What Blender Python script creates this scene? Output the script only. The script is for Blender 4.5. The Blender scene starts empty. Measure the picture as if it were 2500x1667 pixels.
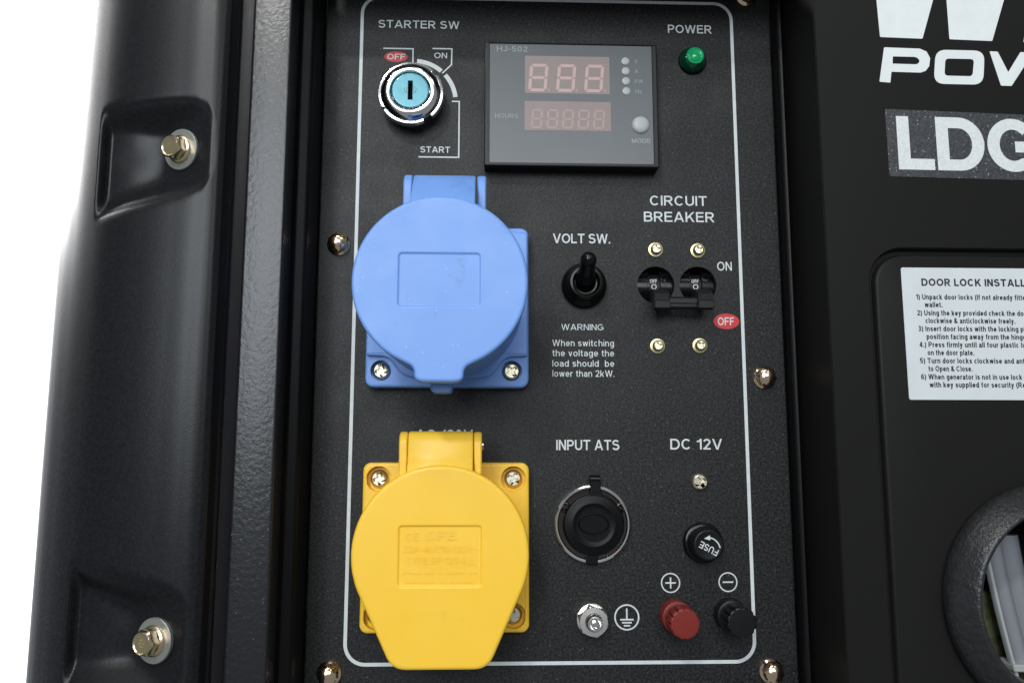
import bpy, bmesh, math, random
import numpy as np
from mathutils import Matrix, Vector

random.seed(7)
SC = bpy.context.scene
COL = SC.collection
MM = 0.001
PI = math.pi

# ------------------------------------------------------------------ camera
cam_d = bpy.data.cameras.new('camera')
cam_d.sensor_width = 36.0
cam_d.sensor_fit = 'HORIZONTAL'
cam_d.lens = 1950.0 / 2500.0 * 36.0
cam_d.clip_start = 0.01
cam_d.clip_end = 50.0
cam = bpy.data.objects.new('camera', cam_d)
COL.objects.link(cam)
right = Vector((0.999409, -0.034352, 0.001032))
down = Vector((0.005556, 0.131879, -0.99125))
fwd = Vector((0.033915, 0.99067, 0.131992))
cam.matrix_world = Matrix((
    (right.x, -down.x, -fwd.x, -27.6258 * MM),
    (right.y, -down.y, -fwd.y, -335.6598 * MM),
    (right.z, -down.z, -fwd.z, -56.8512 * MM),
    (0, 0, 0, 1)))
SC.camera = cam

# ------------------------------------------------------------------ world and lamps
world = bpy.data.worlds.new('World')
SC.world = world
world.use_nodes = True
bg = world.node_tree.nodes['Background']
bg.inputs[0].default_value = (0.86, 0.93, 1.0, 1)
bg.inputs[1].default_value = 0.20


def area_lamp(name, loc, target, sx, sy, power, color=(1, 1, 1), shape='RECTANGLE'):
    d = bpy.data.lights.new(name, 'AREA')
    d.shape = shape
    d.size = sx
    d.size_y = sy
    d.energy = power
    d.color = color
    o = bpy.data.objects.new(name, d)
    COL.objects.link(o)
    o.location = loc
    o.rotation_euler = (Vector(target) - Vector(loc)).to_track_quat('-Z', 'Y').to_euler()
    return o


# hall lamp above and behind the photographer, a row of ceiling panels, a lamp added to flood the white backdrop
area_lamp('hall_lamp', (-0.58, -1.62, 1.25), (0, 0, 0), 0.17, 0.11, 9.5, (1.0, 0.985, 0.95), 'ELLIPSE')
area_lamp('side_lamp', (-0.66, -1.85, 0.43), (0, 0, 0.03), 0.36, 0.90, 10.5, (0.86, 0.93, 1.0))
area_lamp('front_fill', (0.05, -2.4, 0.72), (0, 0, 0.05), 1.3, 0.8, 17.0, (0.94, 0.98, 1.0))  # added fill without a known source, brightens the middle and top of the panel
area_lamp('ceiling_panel', (-0.35, -0.75, 1.35), (0, -0.05, 0), 1.1, 0.12, 3.5, (0.95, 0.98, 1.0))
area_lamp('ceiling_panel_far', (0.9, -1.5, 1.5), (0, -0.05, 0), 0.7, 0.12, 2.5, (0.95, 0.98, 1.0))
area_lamp('backdrop_fill', (-1.05, 0.25, 1.05), (-0.75, 1.05, 0.45), 0.5, 0.5, 34.0, (1, 1, 1))

area_lamp('rim_fill', (-0.80, 0.36, 0.56), (-0.19, -0.04, 0.08), 0.50, 0.55, 190.0, (1, 1, 1))  # added out of view to put white glare on the post's upper left

SC.view_settings.view_transform = 'Standard'
SC.view_settings.look = 'None'
SC.view_settings.exposure = 0.2
SC.view_settings.gamma = 1.0
SC.view_settings.use_curve_mapping = False
SC.render.engine = 'CYCLES'
SC.cycles.use_denoising = True
SC.cycles.max_bounces = 6
SC.cycles.caustics_reflective = False
SC.cycles.caustics_refractive = False


# ------------------------------------------------------------------ materials
def mat(name, base, rough=0.5, metal=0.0, spec=0.5, coat=0.0, coat_rough=0.1, bump=None, vary=None, speck=None,
        trans=0.0, ior=1.5, sss=0.0, rvary=None, stain=None):
    """bump=(scale per metre, depth in mm, detail); vary=(scale, colour2, low, high); speck=(scale, amount, colour)."""
    m = bpy.data.materials.new(name)
    m.use_nodes = True
    nt = m.node_tree
    b = nt.nodes['Principled BSDF']
    b.inputs['Base Color'].default_value = (*base, 1)
    b.inputs['Roughness'].default_value = rough
    b.inputs['Metallic'].default_value = metal
    b.inputs['Specular IOR Level'].default_value = spec
    b.inputs['IOR'].default_value = ior
    b.inputs['Transmission Weight'].default_value = trans
    b.inputs['Coat Weight'].default_value = coat
    b.inputs['Coat Roughness'].default_value = coat_rough
    if sss:
        b.inputs['Subsurface Weight'].default_value = sss
        b.inputs['Subsurface Radius'].default_value = (0.004, 0.003, 0.001)
        b.inputs['Subsurface Scale'].default_value = 0.5
    tc = nt.nodes.new('ShaderNodeTexCoord')

    def noise(scale, detail=3.0, rough_=0.6):
        n = nt.nodes.new('ShaderNodeTexNoise')
        n.inputs['Scale'].default_value = scale
        n.inputs['Detail'].default_value = detail
        n.inputs['Roughness'].default_value = rough_
        nt.links.new(tc.outputs['Object'], n.inputs['Vector'])
        return n

    def ramp(src, lo, hi, c0, c1):
        r = nt.nodes.new('ShaderNodeValToRGB')
        r.color_ramp.elements[0].position = lo
        r.color_ramp.elements[1].position = hi
        r.color_ramp.elements[0].color = (*c0, 1)
        r.color_ramp.elements[1].color = (*c1, 1)
        nt.links.new(src, r.inputs[0])
        return r.outputs[0]
    cur = None
    if vary:
        cur = ramp(noise(vary[0], 4.0).outputs[0], vary[2], vary[3], base, vary[1])
    if speck:
        v = nt.nodes.new('ShaderNodeTexVoronoi')
        v.inputs['Scale'].default_value = speck[0]
        nt.links.new(tc.outputs['Object'], v.inputs['Vector'])
        sep = nt.nodes.new('ShaderNodeSeparateColor')
        nt.links.new(v.outputs['Color'], sep.inputs[0])
        gt = nt.nodes.new('ShaderNodeMath')
        gt.operation = 'LESS_THAN'
        gt.inputs[1].default_value = speck[1]
        nt.links.new(sep.outputs[0], gt.inputs[0])
        near = nt.nodes.new('ShaderNodeMath')
        near.operation = 'LESS_THAN'
        near.inputs[1].default_value = 0.42
        nt.links.new(v.outputs['Distance'], near.inputs[0])
        mul = nt.nodes.new('ShaderNodeMath')
        mul.operation = 'MULTIPLY'
        nt.links.new(gt.outputs[0], mul.inputs[0])
        nt.links.new(near.outputs[0], mul.inputs[1])
        mul2 = nt.nodes.new('ShaderNodeMath')
        mul2.operation = 'MULTIPLY'
        nt.links.new(mul.outputs[0], mul2.inputs[0])
        nt.links.new(sep.outputs[1], mul2.inputs[1])
        mix = nt.nodes.new('ShaderNodeMix')
        mix.data_type = 'RGBA'
        nt.links.new(mul2.outputs[0], mix.inputs[0])
        if cur:
            nt.links.new(cur, mix.inputs[6])
        else:
            mix.inputs[6].default_value = (*base, 1)
        mix.inputs[7].default_value = (*speck[2], 1)
        cur = mix.outputs[2]
    if stain:                                   # (scale, threshold, colour, strength)
        fac = ramp(noise(stain[0], 6.0, 0.65).outputs[0], stain[1], stain[1] + 0.10, (0, 0, 0), (stain[3],) * 3)
        mix = nt.nodes.new('ShaderNodeMix')
        mix.data_type = 'RGBA'
        nt.links.new(fac, mix.inputs[0])
        if cur:
            nt.links.new(cur, mix.inputs[6])
        else:
            mix.inputs[6].default_value = (*base, 1)
        mix.inputs[7].default_value = (*stain[2], 1)
        cur = mix.outputs[2]
    if cur:
        nt.links.new(cur, b.inputs['Base Color'])
    if rvary:
        r = nt.nodes.new('ShaderNodeMapRange')
        r.inputs[1].default_value = 0.3
        r.inputs[2].default_value = 0.7
        r.inputs[3].default_value = rvary[1]
        r.inputs[4].default_value = rvary[2]
        nt.links.new(noise(rvary[0], 4.0).outputs[0], r.inputs[0])
        nt.links.new(r.outputs[0], b.inputs['Roughness'])
    if bump:
        bn = nt.nodes.new('ShaderNodeBump')
        bn.inputs['Strength'].default_value = 1.0
        bn.inputs['Distance'].default_value = bump[1] * MM
        nt.links.new(noise(bump[0], bump[2] if len(bump) > 2 else 2.0).outputs[0], bn.inputs['Height'])
        nt.links.new(bn.outputs[0], b.inputs['Normal'])
    return m


M = {}
M['panel'] = mat('black_powder_coat', (0.0030, 0.0033, 0.0033), 0.46, spec=0.29, stain=(28, 0.56, (0.028, 0.030, 0.031), 0.35), rvary=(35, 0.40, 0.54), bump=(1900, 0.10, 3.0),
                 vary=(1000, (0.026, 0.0265, 0.0265), 0.41, 0.63), speck=(1500, 0.035, (0.085, 0.088, 0.088)))
M['print'] = mat('white_screen_print', (0.68, 0.72, 0.72), 0.55, vary=(260, (0.58, 0.62, 0.63), 0.35, 0.7))
M['print_dim'] = mat('grey_screen_print', (0.30, 0.33, 0.33), 0.55)
M['red_print'] = mat('red_screen_print', (0.60, 0.035, 0.04), 0.55, vary=(500, (0.5, 0.03, 0.035), 0.4, 0.7))
M['post_plastic'] = mat('textured_black_plastic', (0.0048, 0.0050, 0.0058), 0.32, spec=0.28, bump=(1700, 0.028, 2.0),
                        vary=(900, (0.010, 0.0102, 0.0125), 0.4, 0.65))
M['frame_paint'] = mat('orange_peel_black_paint', (0.012, 0.0125, 0.0145), 0.27, spec=0.44, bump=(520, 0.12, 3.0),
                       speck=(1400, 0.03, (0.10, 0.10, 0.11)))
M['dark_steel'] = mat('satin_black_steel', (0.004, 0.004, 0.0045), 0.40, spec=0.18, bump=(900, 0.03, 2.0))
M['door_paint'] = mat('matt_black_door_paint', (0.0105, 0.0105, 0.0095), 0.42, spec=0.13, bump=(1400, 0.02, 2.0))
M['door_print'] = mat('white_door_print', (0.76, 0.79, 0.78), 0.5, vary=(120, (0.70, 0.74, 0.73), 0.35, 0.7))
M['glitter'] = mat('glitter_grey_vinyl', (0.026, 0.027, 0.031), 0.45, bump=(1500, 0.08, 2.0),
                   vary=(900, (0.060, 0.063, 0.070), 0.4, 0.65), speck=(1500, 0.08, (0.32, 0.33, 0.35)))
M['glitter_white'] = mat('white_textured_vinyl', (0.72, 0.75, 0.74), 0.55, bump=(1500, 0.08, 2.0),
                         vary=(900, (0.60, 0.63, 0.63), 0.4, 0.7))
M['paper'] = mat('white_sticker_film', (0.66, 0.70, 0.71), 0.45, vary=(60, (0.61, 0.65, 0.67), 0.35, 0.7))
M['ink'] = mat('black_sticker_ink', (0.018, 0.018, 0.02), 0.5)
M['blue'] = mat('blue_nylon', (0.17, 0.345, 0.77), 0.40, stain=(75, 0.61, (0.10, 0.22, 0.55), 0.45), rvary=(90, 0.34, 0.50), sss=0.15, bump=(420, 0.03, 2.0),
                vary=(45, (0.19, 0.37, 0.80), 0.35, 0.7), speck=(1500, 0.006, (0.34, 0.54, 0.92)))
M['yellow'] = mat('yellow_nylon', (1.0, 0.595, 0.040), 0.38, stain=(70, 0.64, (0.70, 0.42, 0.06), 0.40), rvary=(90, 0.32, 0.48), sss=0.15, bump=(420, 0.02, 2.0),
                  vary=(50, (1.0, 0.615, 0.050), 0.35, 0.7))
M['yellow_scuff'] = mat('grey_scuff', (0.45, 0.28, 0.06), 0.6)
M['chrome'] = mat('polished_chrome', (0.88, 0.87, 0.84), 0.15, metal=1.0, bump=(260, 0.04, 2.0))
M['steel'] = mat('zinc_steel', (0.95, 0.93, 0.88), 0.27, metal=1.0, bump=(500, 0.03, 2.0))
M['washer'] = mat('dull_zinc_washer', (0.46, 0.47, 0.43), 0.42, metal=0.85, bump=(600, 0.03, 2.0))
M['brass'] = mat('yellow_zinc_plating', (0.74, 0.63, 0.36), 0.26, metal=1.0, bump=(350, 0.02, 2.0),
                 vary=(260, (0.76, 0.56, 0.44), 0.45, 0.65))
M['pale_zinc'] = mat('pale_zinc_plating', (0.80, 0.75, 0.58), 0.34, metal=1.0, bump=(500, 0.02, 2.0))
M['brass_dull'] = mat('dull_yellow_zinc', (0.55, 0.48, 0.27), 0.32, metal=1.0, bump=(400, 0.04, 2.0))
M['pink_zinc'] = mat('iridescent_zinc', (0.95, 0.68, 0.52), 0.14, metal=1.0, bump=(300, 0.07, 2.0),
                     vary=(240, (0.90, 0.74, 0.44), 0.42, 0.6))
M['key_blue'] = mat('anodised_teal', (0.095, 0.31, 0.38), 0.28, metal=0.25, coat=0.25, coat_rough=0.08, bump=(220, 0.08, 2.0))
M['black_gloss'] = mat('black_gloss_plastic', (0.004, 0.004, 0.0042), 0.18, spec=0.28, bump=(300, 0.02, 2.0))
M['black_satin'] = mat('black_satin_plastic', (0.006, 0.0062, 0.0068), 0.34, spec=0.28, bump=(700, 0.03, 2.0))
M['handle'] = mat('charcoal_lever_plastic', (0.016, 0.0165, 0.0168), 0.42, spec=0.3, bump=(700, 0.03, 2.0))
M['rubber'] = mat('black_rubber', (0.004, 0.004, 0.0042), 0.36, spec=0.16, bump=(500, 0.02, 2.0))
M['gun'] = mat('dark_nickel', (0.075, 0.065, 0.06), 0.25, metal=1.0)
M['void'] = mat('dark_interior', (0.004, 0.004, 0.004), 0.8, spec=0.1)
M['red'] = mat('red_knob_plastic', (0.19, 0.020, 0.015), 0.40, sss=0.1, spec=0.35, bump=(420, 0.04, 2.0))
M['green'] = mat('dark_green_lens', (0.0, 0.045, 0.02), 0.10, coat=0.5, coat_rough=0.05)
M['green_lens'] = mat('bright_green_lens', (0.005, 0.36, 0.13), 0.10, coat=0.8, coat_rough=0.05)
M['film'] = mat('grey_meter_film', (0.080, 0.092, 0.098), 0.30, vary=(30, (0.089, 0.100, 0.107), 0.35, 0.65), bump=(80, 0.01, 2.0))
M['led_window'] = mat('unlit_led_window', (0.265, 0.205, 0.19), 0.40, vary=(160, (0.24, 0.195, 0.18), 0.35, 0.7))
M['led_off'] = mat('unlit_led_segment', (0.52, 0.35, 0.34), 0.40)
M['led_off2'] = mat('unlit_small_led_segment', (0.38, 0.265, 0.25), 0.40)
M['meter_grey'] = mat('pale_grey_plastic', (0.40, 0.43, 0.43), 0.40)
M['meter_text'] = mat('faint_grey_print', (0.25, 0.27, 0.275), 0.5)
M['bezel'] = mat('black_meter_bezel', (0.008, 0.0085, 0.0085), 0.36, spec=0.3, bump=(700, 0.02, 2.0))
M['grommet'] = mat('grained_rubber', (0.016, 0.016, 0.0165), 0.30, spec=0.45, bump=(700, 0.30, 3.0), vary=(500, (0.026, 0.026, 0.027), 0.4, 0.65))
M['duct'] = mat('grey_duct_plastic', (0.24, 0.25, 0.275), 0.22)
M['olive'] = mat('olive_liner', (0.36, 0.36, 0.18), 0.6, vary=(70, (0.07, 0.09, 0.02), 0.48, 0.62))
M['backdrop'] = mat('white_backdrop_paper', (0.86, 0.86, 0.86), 0.9, spec=0.1)


# ------------------------------------------------------------------ scene tree helpers
def empty(name, loc, label=None, cat=None, group=None):
    o = bpy.data.objects.new(name, None)
    COL.objects.link(o)
    o.empty_display_size = 0.01
    o.location = [v * MM for v in loc]
    if label:
        o['label'] = label
    if cat:
        o['category'] = cat
    if group:
        o['group'] = group
    return o


def clone(o, parent=None):
    c = o.copy()
    COL.objects.link(c)
    c.parent = parent
    for ch in list(o.children):
        clone(ch, c)
    return c


class MB:
    """collects shapes in millimetres; local x right, z up, y into the panel (h = height towards the viewer = -y)."""

    def __init__(self):
        self.bm = bmesh.new()

    def v(self, x, y, z):
        return self.bm.verts.new((x * MM, y * MM, z * MM))

    def face(self, vs):
        try:
            return self.bm.faces.new(vs)
        except ValueError:
            return None

    def loft(self, loops, closed=True, cap0=False, cap1=False):
        rows = [[self.v(*p) for p in lp] for lp in loops]
        n = len(rows[0])
        for a, b in zip(rows, rows[1:]):
            for i in range(n if closed else n - 1):
                j = (i + 1) % n
                self.face((a[i], a[j], b[j], b[i]))
        if cap0:
            self.face(rows[0][::-1])
        if cap1:
            self.face(rows[-1])
        return rows

    def lathe(self, prof, n=48, cx=0, cz=0, shape=None, cap0=False, cap1=True):
        loops = []
        for r, h in prof:
            lp = []
            for i in range(n):
                a = 2 * PI * i / n
                rr = r * (shape(a, h) if shape else 1.0)
                lp.append((cx + rr * math.cos(a), -h, cz + rr * math.sin(a)))
            loops.append(lp)
        self.loft(loops, True, cap0, cap1)
        return self

    def plate(self, outline, hf, hb, bev=0.0, holes=(), steps=3):
        """outline CCW (x, z); front at height hf, back at hb; holes = [(loop, depth, floor?)]."""
        loops = [[(x, -hb, z) for x, z in outline]]
        if bev > 0:
            for k in range(steps + 1):
                a = PI / 2 * k / steps
                off = bev * (1 - math.cos(a))
                hh = hf - bev + bev * math.sin(a)
                loops.append([(x, -hh, z) for x, z in inset(outline, off)])
            loops.append([(x, -hf, z) for x, z in inset(outline, bev * 1.35)])
        else:
            loops.append([(x, -hf, z) for x, z in outline])
        rows = self.loft(loops, True)
        front = rows[-1]
        if not holes:
            self.face(front)
            return self
        edges = []
        for i in range(len(front)):
            edges.append(self.bm.edges.get((front[i], front[(i + 1) % len(front)])) or
                         self.bm.edges.new((front[i], front[(i + 1) % len(front)])))
        for hole_ in holes:
            loop, depth, floor = hole_[:3]
            ch = hole_[3] if len(hole_) > 3 else 0.0
            rings = [(inset(loop, -ch), 0.0)]
            if ch:
                rings = [(inset(loop, -ch - .3), 0.0)] + rings + [(inset(loop, -ch * .4), depth * .25), (loop, depth * .75), (inset(loop, ch * .4), depth), (inset(loop, ch * .4 + .3), depth)]
            else:
                rings += [(loop, depth)]
            rv = [[self.v(x, -(hf - dd), z) for x, z in lp] for lp, dd in rings]
            top, bot = rv[0], rv[-1]
            m = len(top)
            for ra, rb in zip(rv, rv[1:]):
                for i in range(m):
                    j = (i + 1) % m
                    self.face((ra[i], ra[j], rb[j], rb[i]))
            for i in range(m):
                edges.append(self.bm.edges.get((top[i], top[(i + 1) % m])))
            if floor:
                self.face(bot)
        bmesh.ops.triangle_fill(self.bm, edges=edges, use_beauty=True, use_dissolve=False, normal=(0, -1, 0))
        return self

    def box(self, x0, x1, y0, y1, z0, z1, bev=0.0):
        b = bev
        if b <= 0:
            q = [(x0, z0), (x1, z0), (x1, z1), (x0, z1)]
            self.loft([[(x, y0, z) for x, z in q], [(x, y1, z) for x, z in q]], True, True, True)
        else:
            q = rr((x0 + x1) / 2, (z0 + z1) / 2, x1 - x0, z1 - z0, b, 3)
            qi = inset(q, b * 0.7)
            self.loft([[(x, y0, z) for x, z in qi], [(x, y0 + b * .7, z) for x, z in q],
                       [(x, y1 - b * .7, z) for x, z in q], [(x, y1, z) for x, z in qi]], True, True, True)
        return self

    def tube(self, path, radii, n=20, cap=True):
        pts = [Vector(p) for p in path]
        loops = []
        ref = Vector((1, 0, 0.013))
        for i, p in enumerate(pts):
            t = (pts[min(i + 1, len(pts) - 1)] - pts[max(i - 1, 0)]).normalized()
            u = (ref - t * ref.dot(t)).normalized()
            w = t.cross(u)
            r = radii[i] if hasattr(radii, '__len__') else radii
            loops.append([tuple(p + u * (r * math.cos(2 * PI * k / n)) + w * (r * math.sin(2 * PI * k / n))) for k in range(n)])
        self.loft(loops, True, cap, cap)
        return self

    def extrude_profile(self, prof, z0, z1, closed=False):
        self.loft([[(x, y, z0) for x, y in prof], [(x, y, z1) for x, y in prof]], closed)
        return self

    def ribbon(self, pts, w, h, closed=False):
        """flat stroke of width w in the x-z plane at height h with mitred joints."""
        P = [Vector((a[0], a[1])) for a in pts]
        n = len(P)
        lft, rgt = [], []
        for i in range(n):
            if closed:
                a, b, c = P[i - 1], P[i], P[(i + 1) % n]
            else:
                a, b, c = P[max(i - 1, 0)], P[i], P[min(i + 1, n - 1)]
            d1 = (b - a).normalized() if (b - a).length > 1e-9 else (c - b).normalized()
            d2 = (c - b).normalized() if (c - b).length > 1e-9 else d1
            n1 = Vector((-d1.y, d1.x))
            n2 = Vector((-d2.y, d2.x))
            m = n1 + n2
            m = m.normalized() if m.length > 1e-6 else n1
            k = (w / 2) / max(0.35, m.dot(n1))
            lft.append(self.v(b.x + m.x * k, -h, b.y + m.y * k))
            rgt.append(self.v(b.x - m.x * k, -h, b.y - m.y * k))
        for i in range(n if closed else n - 1):
            j = (i + 1) % n
            self.face((lft[i], rgt[i], rgt[j], lft[j]))
        return self

    def fill(self, outline, h, holes=()):
        edges = []
        for loop in (outline,) + tuple(holes):
            vs = [self.v(x, -h, z) for x, z in loop]
            edges += [self.bm.edges.new((vs[i], vs[(i + 1) % len(vs)])) for i in range(len(vs))]
        bmesh.ops.triangle_fill(self.bm, edges=edges, use_beauty=True, use_dissolve=False, normal=(0, -1, 0))
        return self

    def build(self, name, m, parent=None, loc=(0, 0, 0), ang=35, recalc=True, flat=False):
        if recalc:
            bmesh.ops.recalc_face_normals(self.bm, faces=self.bm.faces[:])
        me = bpy.data.meshes.new(name)
        self.bm.to_mesh(me)
        self.bm.free()
        me.materials.append(M[m] if isinstance(m, str) else m)
        if not flat:
            for p in me.polygons:
                p.use_smooth = True
            me.set_sharp_from_angle(angle=math.radians(ang))
        o = bpy.data.objects.new(name, me)
        COL.objects.link(o)
        o.location = [c * MM for c in loc]
        if parent:
            o.parent = parent
        return o


def inset(pts, d):
    if abs(d) < 1e-9:
        return list(pts)
    n = len(pts)
    out = []
    for i in range(n):
        a, b, c = Vector(pts[i - 1]), Vector(pts[i]), Vector(pts[(i + 1) % n])
        d1, d2 = (b - a).normalized(), (c - b).normalized()
        n1, n2 = Vector((-d1.y, d1.x)), Vector((-d2.y, d2.x))
        m = (n1 + n2)
        m = m.normalized() if m.length > 1e-6 else n1
        k = d / max(0.4, m.dot(n1))
        out.append((b.x + m.x * k, b.y + m.y * k))
    return out


def circle(cx, cz, r, n=40, rz=None):
    rz = r if rz is None else rz
    return [(cx + r * math.cos(2 * PI * i / n), cz + rz * math.sin(2 * PI * i / n)) for i in range(n)]


def arc(cx, cz, rx, rz, a0, a1, n=10):
    return [(cx + rx * math.cos(math.radians(a0 + (a1 - a0) * i / n)), cz + rz * math.sin(math.radians(a0 + (a1 - a0) * i / n))) for i in range(n + 1)]


def rr(cx, cz, w, h, r, n=6):
    out = []
    for sx, sz, a in ((1, -1, -90), (1, 1, 0), (-1, 1, 90), (-1, -1, 180)):
        out += arc(cx + sx * (w / 2 - r), cz + sz * (h / 2 - r), r, r, a, a + 90, n)
    return out


def roundpoly(pts):
    """pts = [(x, z, radius)]"""
    out = []
    n = len(pts)
    for i in range(n):
        a, b, c = Vector(pts[i - 1][:2]), Vector(pts[i][:2]), Vector(pts[(i + 1) % n][:2])
        r = pts[i][2]
        if r <= 0:
            out.append(tuple(b))
            continue
        d1, d2 = (a - b), (c - b)
        k1, k2 = min(r, d1.length * .49), min(r, d2.length * .49)
        p1, p2 = b + d1.normalized() * k1, b + d2.normalized() * k2
        for k in range(7):
            t = k / 6
            q = p1 * (1 - t) ** 2 + b * 2 * t * (1 - t) + p2 * t * t
            out.append(tuple(q))
    return out


# ------------------------------------------------------------------ lettering: a plain grotesque drawn as strokes
def glyph(ch, w):
    h = w / 2
    T, B = 1 - h, h
    X = 0.73
    XT = X - h
    S = []

    def P(*pts):
        S.append(('p', list(pts)))

    def D(x0, y0, x1, y1):
        S.append(('d', (x0, y0, x1, y1)))

    def bowl(xr, y0, y1, x0=h):                 # right-hand bowl of B, D, P, R between centre lines y0..y1
        ry = (y1 - y0) / 2
        rx = min(ry * 1.05, (xr - x0) * .62)
        P((x0, y1), *arc(xr - h - rx, (y0 + y1) / 2, rx, ry, 90, -90, 12), (x0, y0))
    a = arc
    W = 0.7
    if ch == 'A':
        W = .88; k = h * 1.06
        D(k, 0, W / 2 - h * .18, 1); D(W - k, 0, W / 2 + h * .18, 1); P((.20, .30), (W - .20, .30))
    elif ch == 'B':
        W = .74
        P((h, 0), (h, 1)); bowl(W - .04, .53, T); bowl(W, B, .53)
    elif ch == 'C':
        W = .82
        P(*a(W / 2, .5, W / 2 - h, .5 - h, 42, 318, 26))
    elif ch == 'D':
        W = .80
        P((h, 0), (h, 1)); P((h, T), *a(W - .42, .5, .42 - h, .5 - h, 90, -90, 16), (h, B))
    elif ch == 'E':
        W = .68
        P((h, 0), (h, 1)); P((h, T), (W - .02, T)); P((h, .53), (W - .06, .53)); P((h, B), (W, B))
    elif ch == 'F':
        W = .64
        P((h, 0), (h, 1)); P((h, T), (W, T)); P((h, .50), (W - .08, .50))
    elif ch == 'G':
        W = .86
        P(*a(W / 2, .5, W / 2 - h, .5 - h, 42, 300, 26), (W - h, .18), (W - h, .47)); P((W * .54, .47), (W, .47))
    elif ch == 'H':
        W = .74
        P((h, 0), (h, 1)); P((W - h, 0), (W - h, 1)); P((h, .53), (W - h, .53))
    elif ch == 'I':
        W = w
        P((h, 0), (h, 1))
    elif ch == 'J':
        W = .54
        P((W - h, 1), (W - h, .3), *a(W / 2, .28, W / 2 - h, .28 - h, 0, -180, 12))
    elif ch == 'K':
        W = .78
        P((h, 0), (h, 1)); D(h * 1.6, .34, W - h * 1.35, 1); D(.36, .58, W - h * 1.2, 0)
    elif ch == 'L':
        W = .60
        P((h, 0), (h, 1)); P((h, B), (W, B))
    elif ch == 'M':
        W = .88
        P((h, 0), (h, 1)); P((W - h, 0), (W - h, 1)); D(h * 1.05, 1, W / 2, 0); D(W - h * 1.05, 1, W / 2, 0)
    elif ch == 'N':
        W = .74
        P((h, 0), (h, 1)); P((W - h, 0), (W - h, 1)); D(h * 1.1, 1, W - h * 1.1, 0)
    elif ch in 'O':
        W = .88
        S.append(('c', a(W / 2, .5, W / 2 - h, .5 - h, 0, 360, 36)[:-1]))
    elif ch == 'P':
        W = .70
        P((h, 0), (h, 1)); bowl(W, .45, T)
    elif ch == 'R':
        W = .78
        P((h, 0), (h, 1)); bowl(W - .05, .47, T); D(W * .48, .47, W - h * 1.15, 0)
    elif ch == 'S':
        W = .74
        r1 = (T - .53) / 2; r2 = (.53 - B) / 2; cx = W / 2
        P(*a(cx, .53 + r1, cx - h - .02, r1, 25, 200, 14), *a(cx, .53 + r1, cx - h - .02, r1, 212, 250, 4),
          *a(cx, .53 - r2, cx - h, r2, 70, -30, 8), *a(cx, .53 - r2, cx - h, r2, -45, -162, 11))
    elif ch == 'T':
        W = .72
        P((0, T), (W, T)); P((W / 2, 0), (W / 2, T))
    elif ch == 'U':
        W = .74
        P((h, 1), (h, .36), *a(W / 2, .36, W / 2 - h, .36 - h, 180, 360, 14), (W - h, 1))
    elif ch == 'V':
        W = .84; k = h * 1.06
        D(k, 1, W / 2 - h * .15, 0); D(W - k, 1, W / 2 + h * .15, 0)
    elif ch == 'W':
        W = 1.18; k = h * 1.05
        D(k, 1, W * .27, 0); D(W / 2 - h * .1, 1, W * .27, 0); D(W / 2 + h * .1, 1, W * .73, 0); D(W - k, 1, W * .73, 0)
    elif ch == 'X':
        W = .78; k = h * 1.2
        D(k, 0, W - k, 1); D(W - k, 0, k, 1)
    elif ch == 'Y':
        W = .80; k = h * 1.2
        D(k, 1, W / 2, .42); D(W - k, 1, W / 2, .42); P((W / 2, 0), (W / 2, .45))
    elif ch == 'a':
        W = .56
        P(*a(W / 2 - .01, X - .22, W / 2 - h - .01, .22 - h, 165, 0, 10), (W - h, .30), (W - h, 0))
        P((W - h, .43), (.26, .40), *a(.24, .22, .24 - h, .20 - h * .6, 90, 270, 8), (.36, .07), (W - h, .20))
    elif ch == 'b':
        W = .60
        P((h, 0), (h, 1)); S.append(('c', a(W / 2 + .01, X / 2, W / 2 - h - .01, X / 2 - h, 0, 360, 24)[:-1]))
    elif ch == 'c':
        W = .55
        P(*a(W / 2, X / 2, W / 2 - h, X / 2 - h, 42, 318, 20))
    elif ch == 'd':
        W = .60
        P((W - h, 0), (W - h, 1)); S.append(('c', a(W / 2 - .01, X / 2, W / 2 - h - .01, X / 2 - h, 0, 360, 24)[:-1]))
    elif ch == 'e':
        W = .60
        P((h, X * .5), (W - h, X * .5), *a(W / 2, X / 2, W / 2 - h, X / 2 - h, 0, 322, 22))
    elif ch == 'f':
        W = .36
        P((.17, 0), (.17, .80), *a(.17 + .16, .80, .16, .20 - h, 180, 90, 6), (W, T)); P((0, XT), (W - .03, XT))
    elif ch == 'g':
        W = .60
        S.append(('c', a(W / 2 - .01, X / 2 + .01, W / 2 - h - .01, X / 2 - h, 0, 360, 24)[:-1]))
        P((W - h, X), (W - h, -.06), *a(W / 2, -.06, W / 2 - h, .22 - h, 0, -150, 12))
    elif ch in 'hn':
        W = .58
        P((h, 0), (h, 1 if ch == 'h' else X)); P((h, .40), *a(W / 2, .44, W / 2 - h, X - .44 - h, 180, 0, 12), (W - h, 0))
    elif ch == 'i':
        W = w
        P((h, 0), (h, X)); P((h, 1 - w * .9), (h, 1))
    elif ch == 'k':
        W = .58
        P((h, 0), (h, 1)); D(h * 1.4, .24, W - h * 1.4, X); D(.27, .42, W - h * 1.2, 0)
    elif ch == 'l':
        W = w
        P((h, 0), (h, 1))
    elif ch == 'm':
        W = .92; q = (W - w) / 2
        P((h, 0), (h, X))
        for s in (0, 1):
            P((h + s * q, .42), *a(h + s * q + q / 2, .48, q / 2, X - .48 - h, 180, 0, 10), (h + (s + 1) * q, 0))
    elif ch == 'o':
        W = .62
        S.append(('c', a(W / 2, X / 2, W / 2 - h, X / 2 - h, 0, 360, 26)[:-1]))
    elif ch == 'p':
        W = .60
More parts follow.
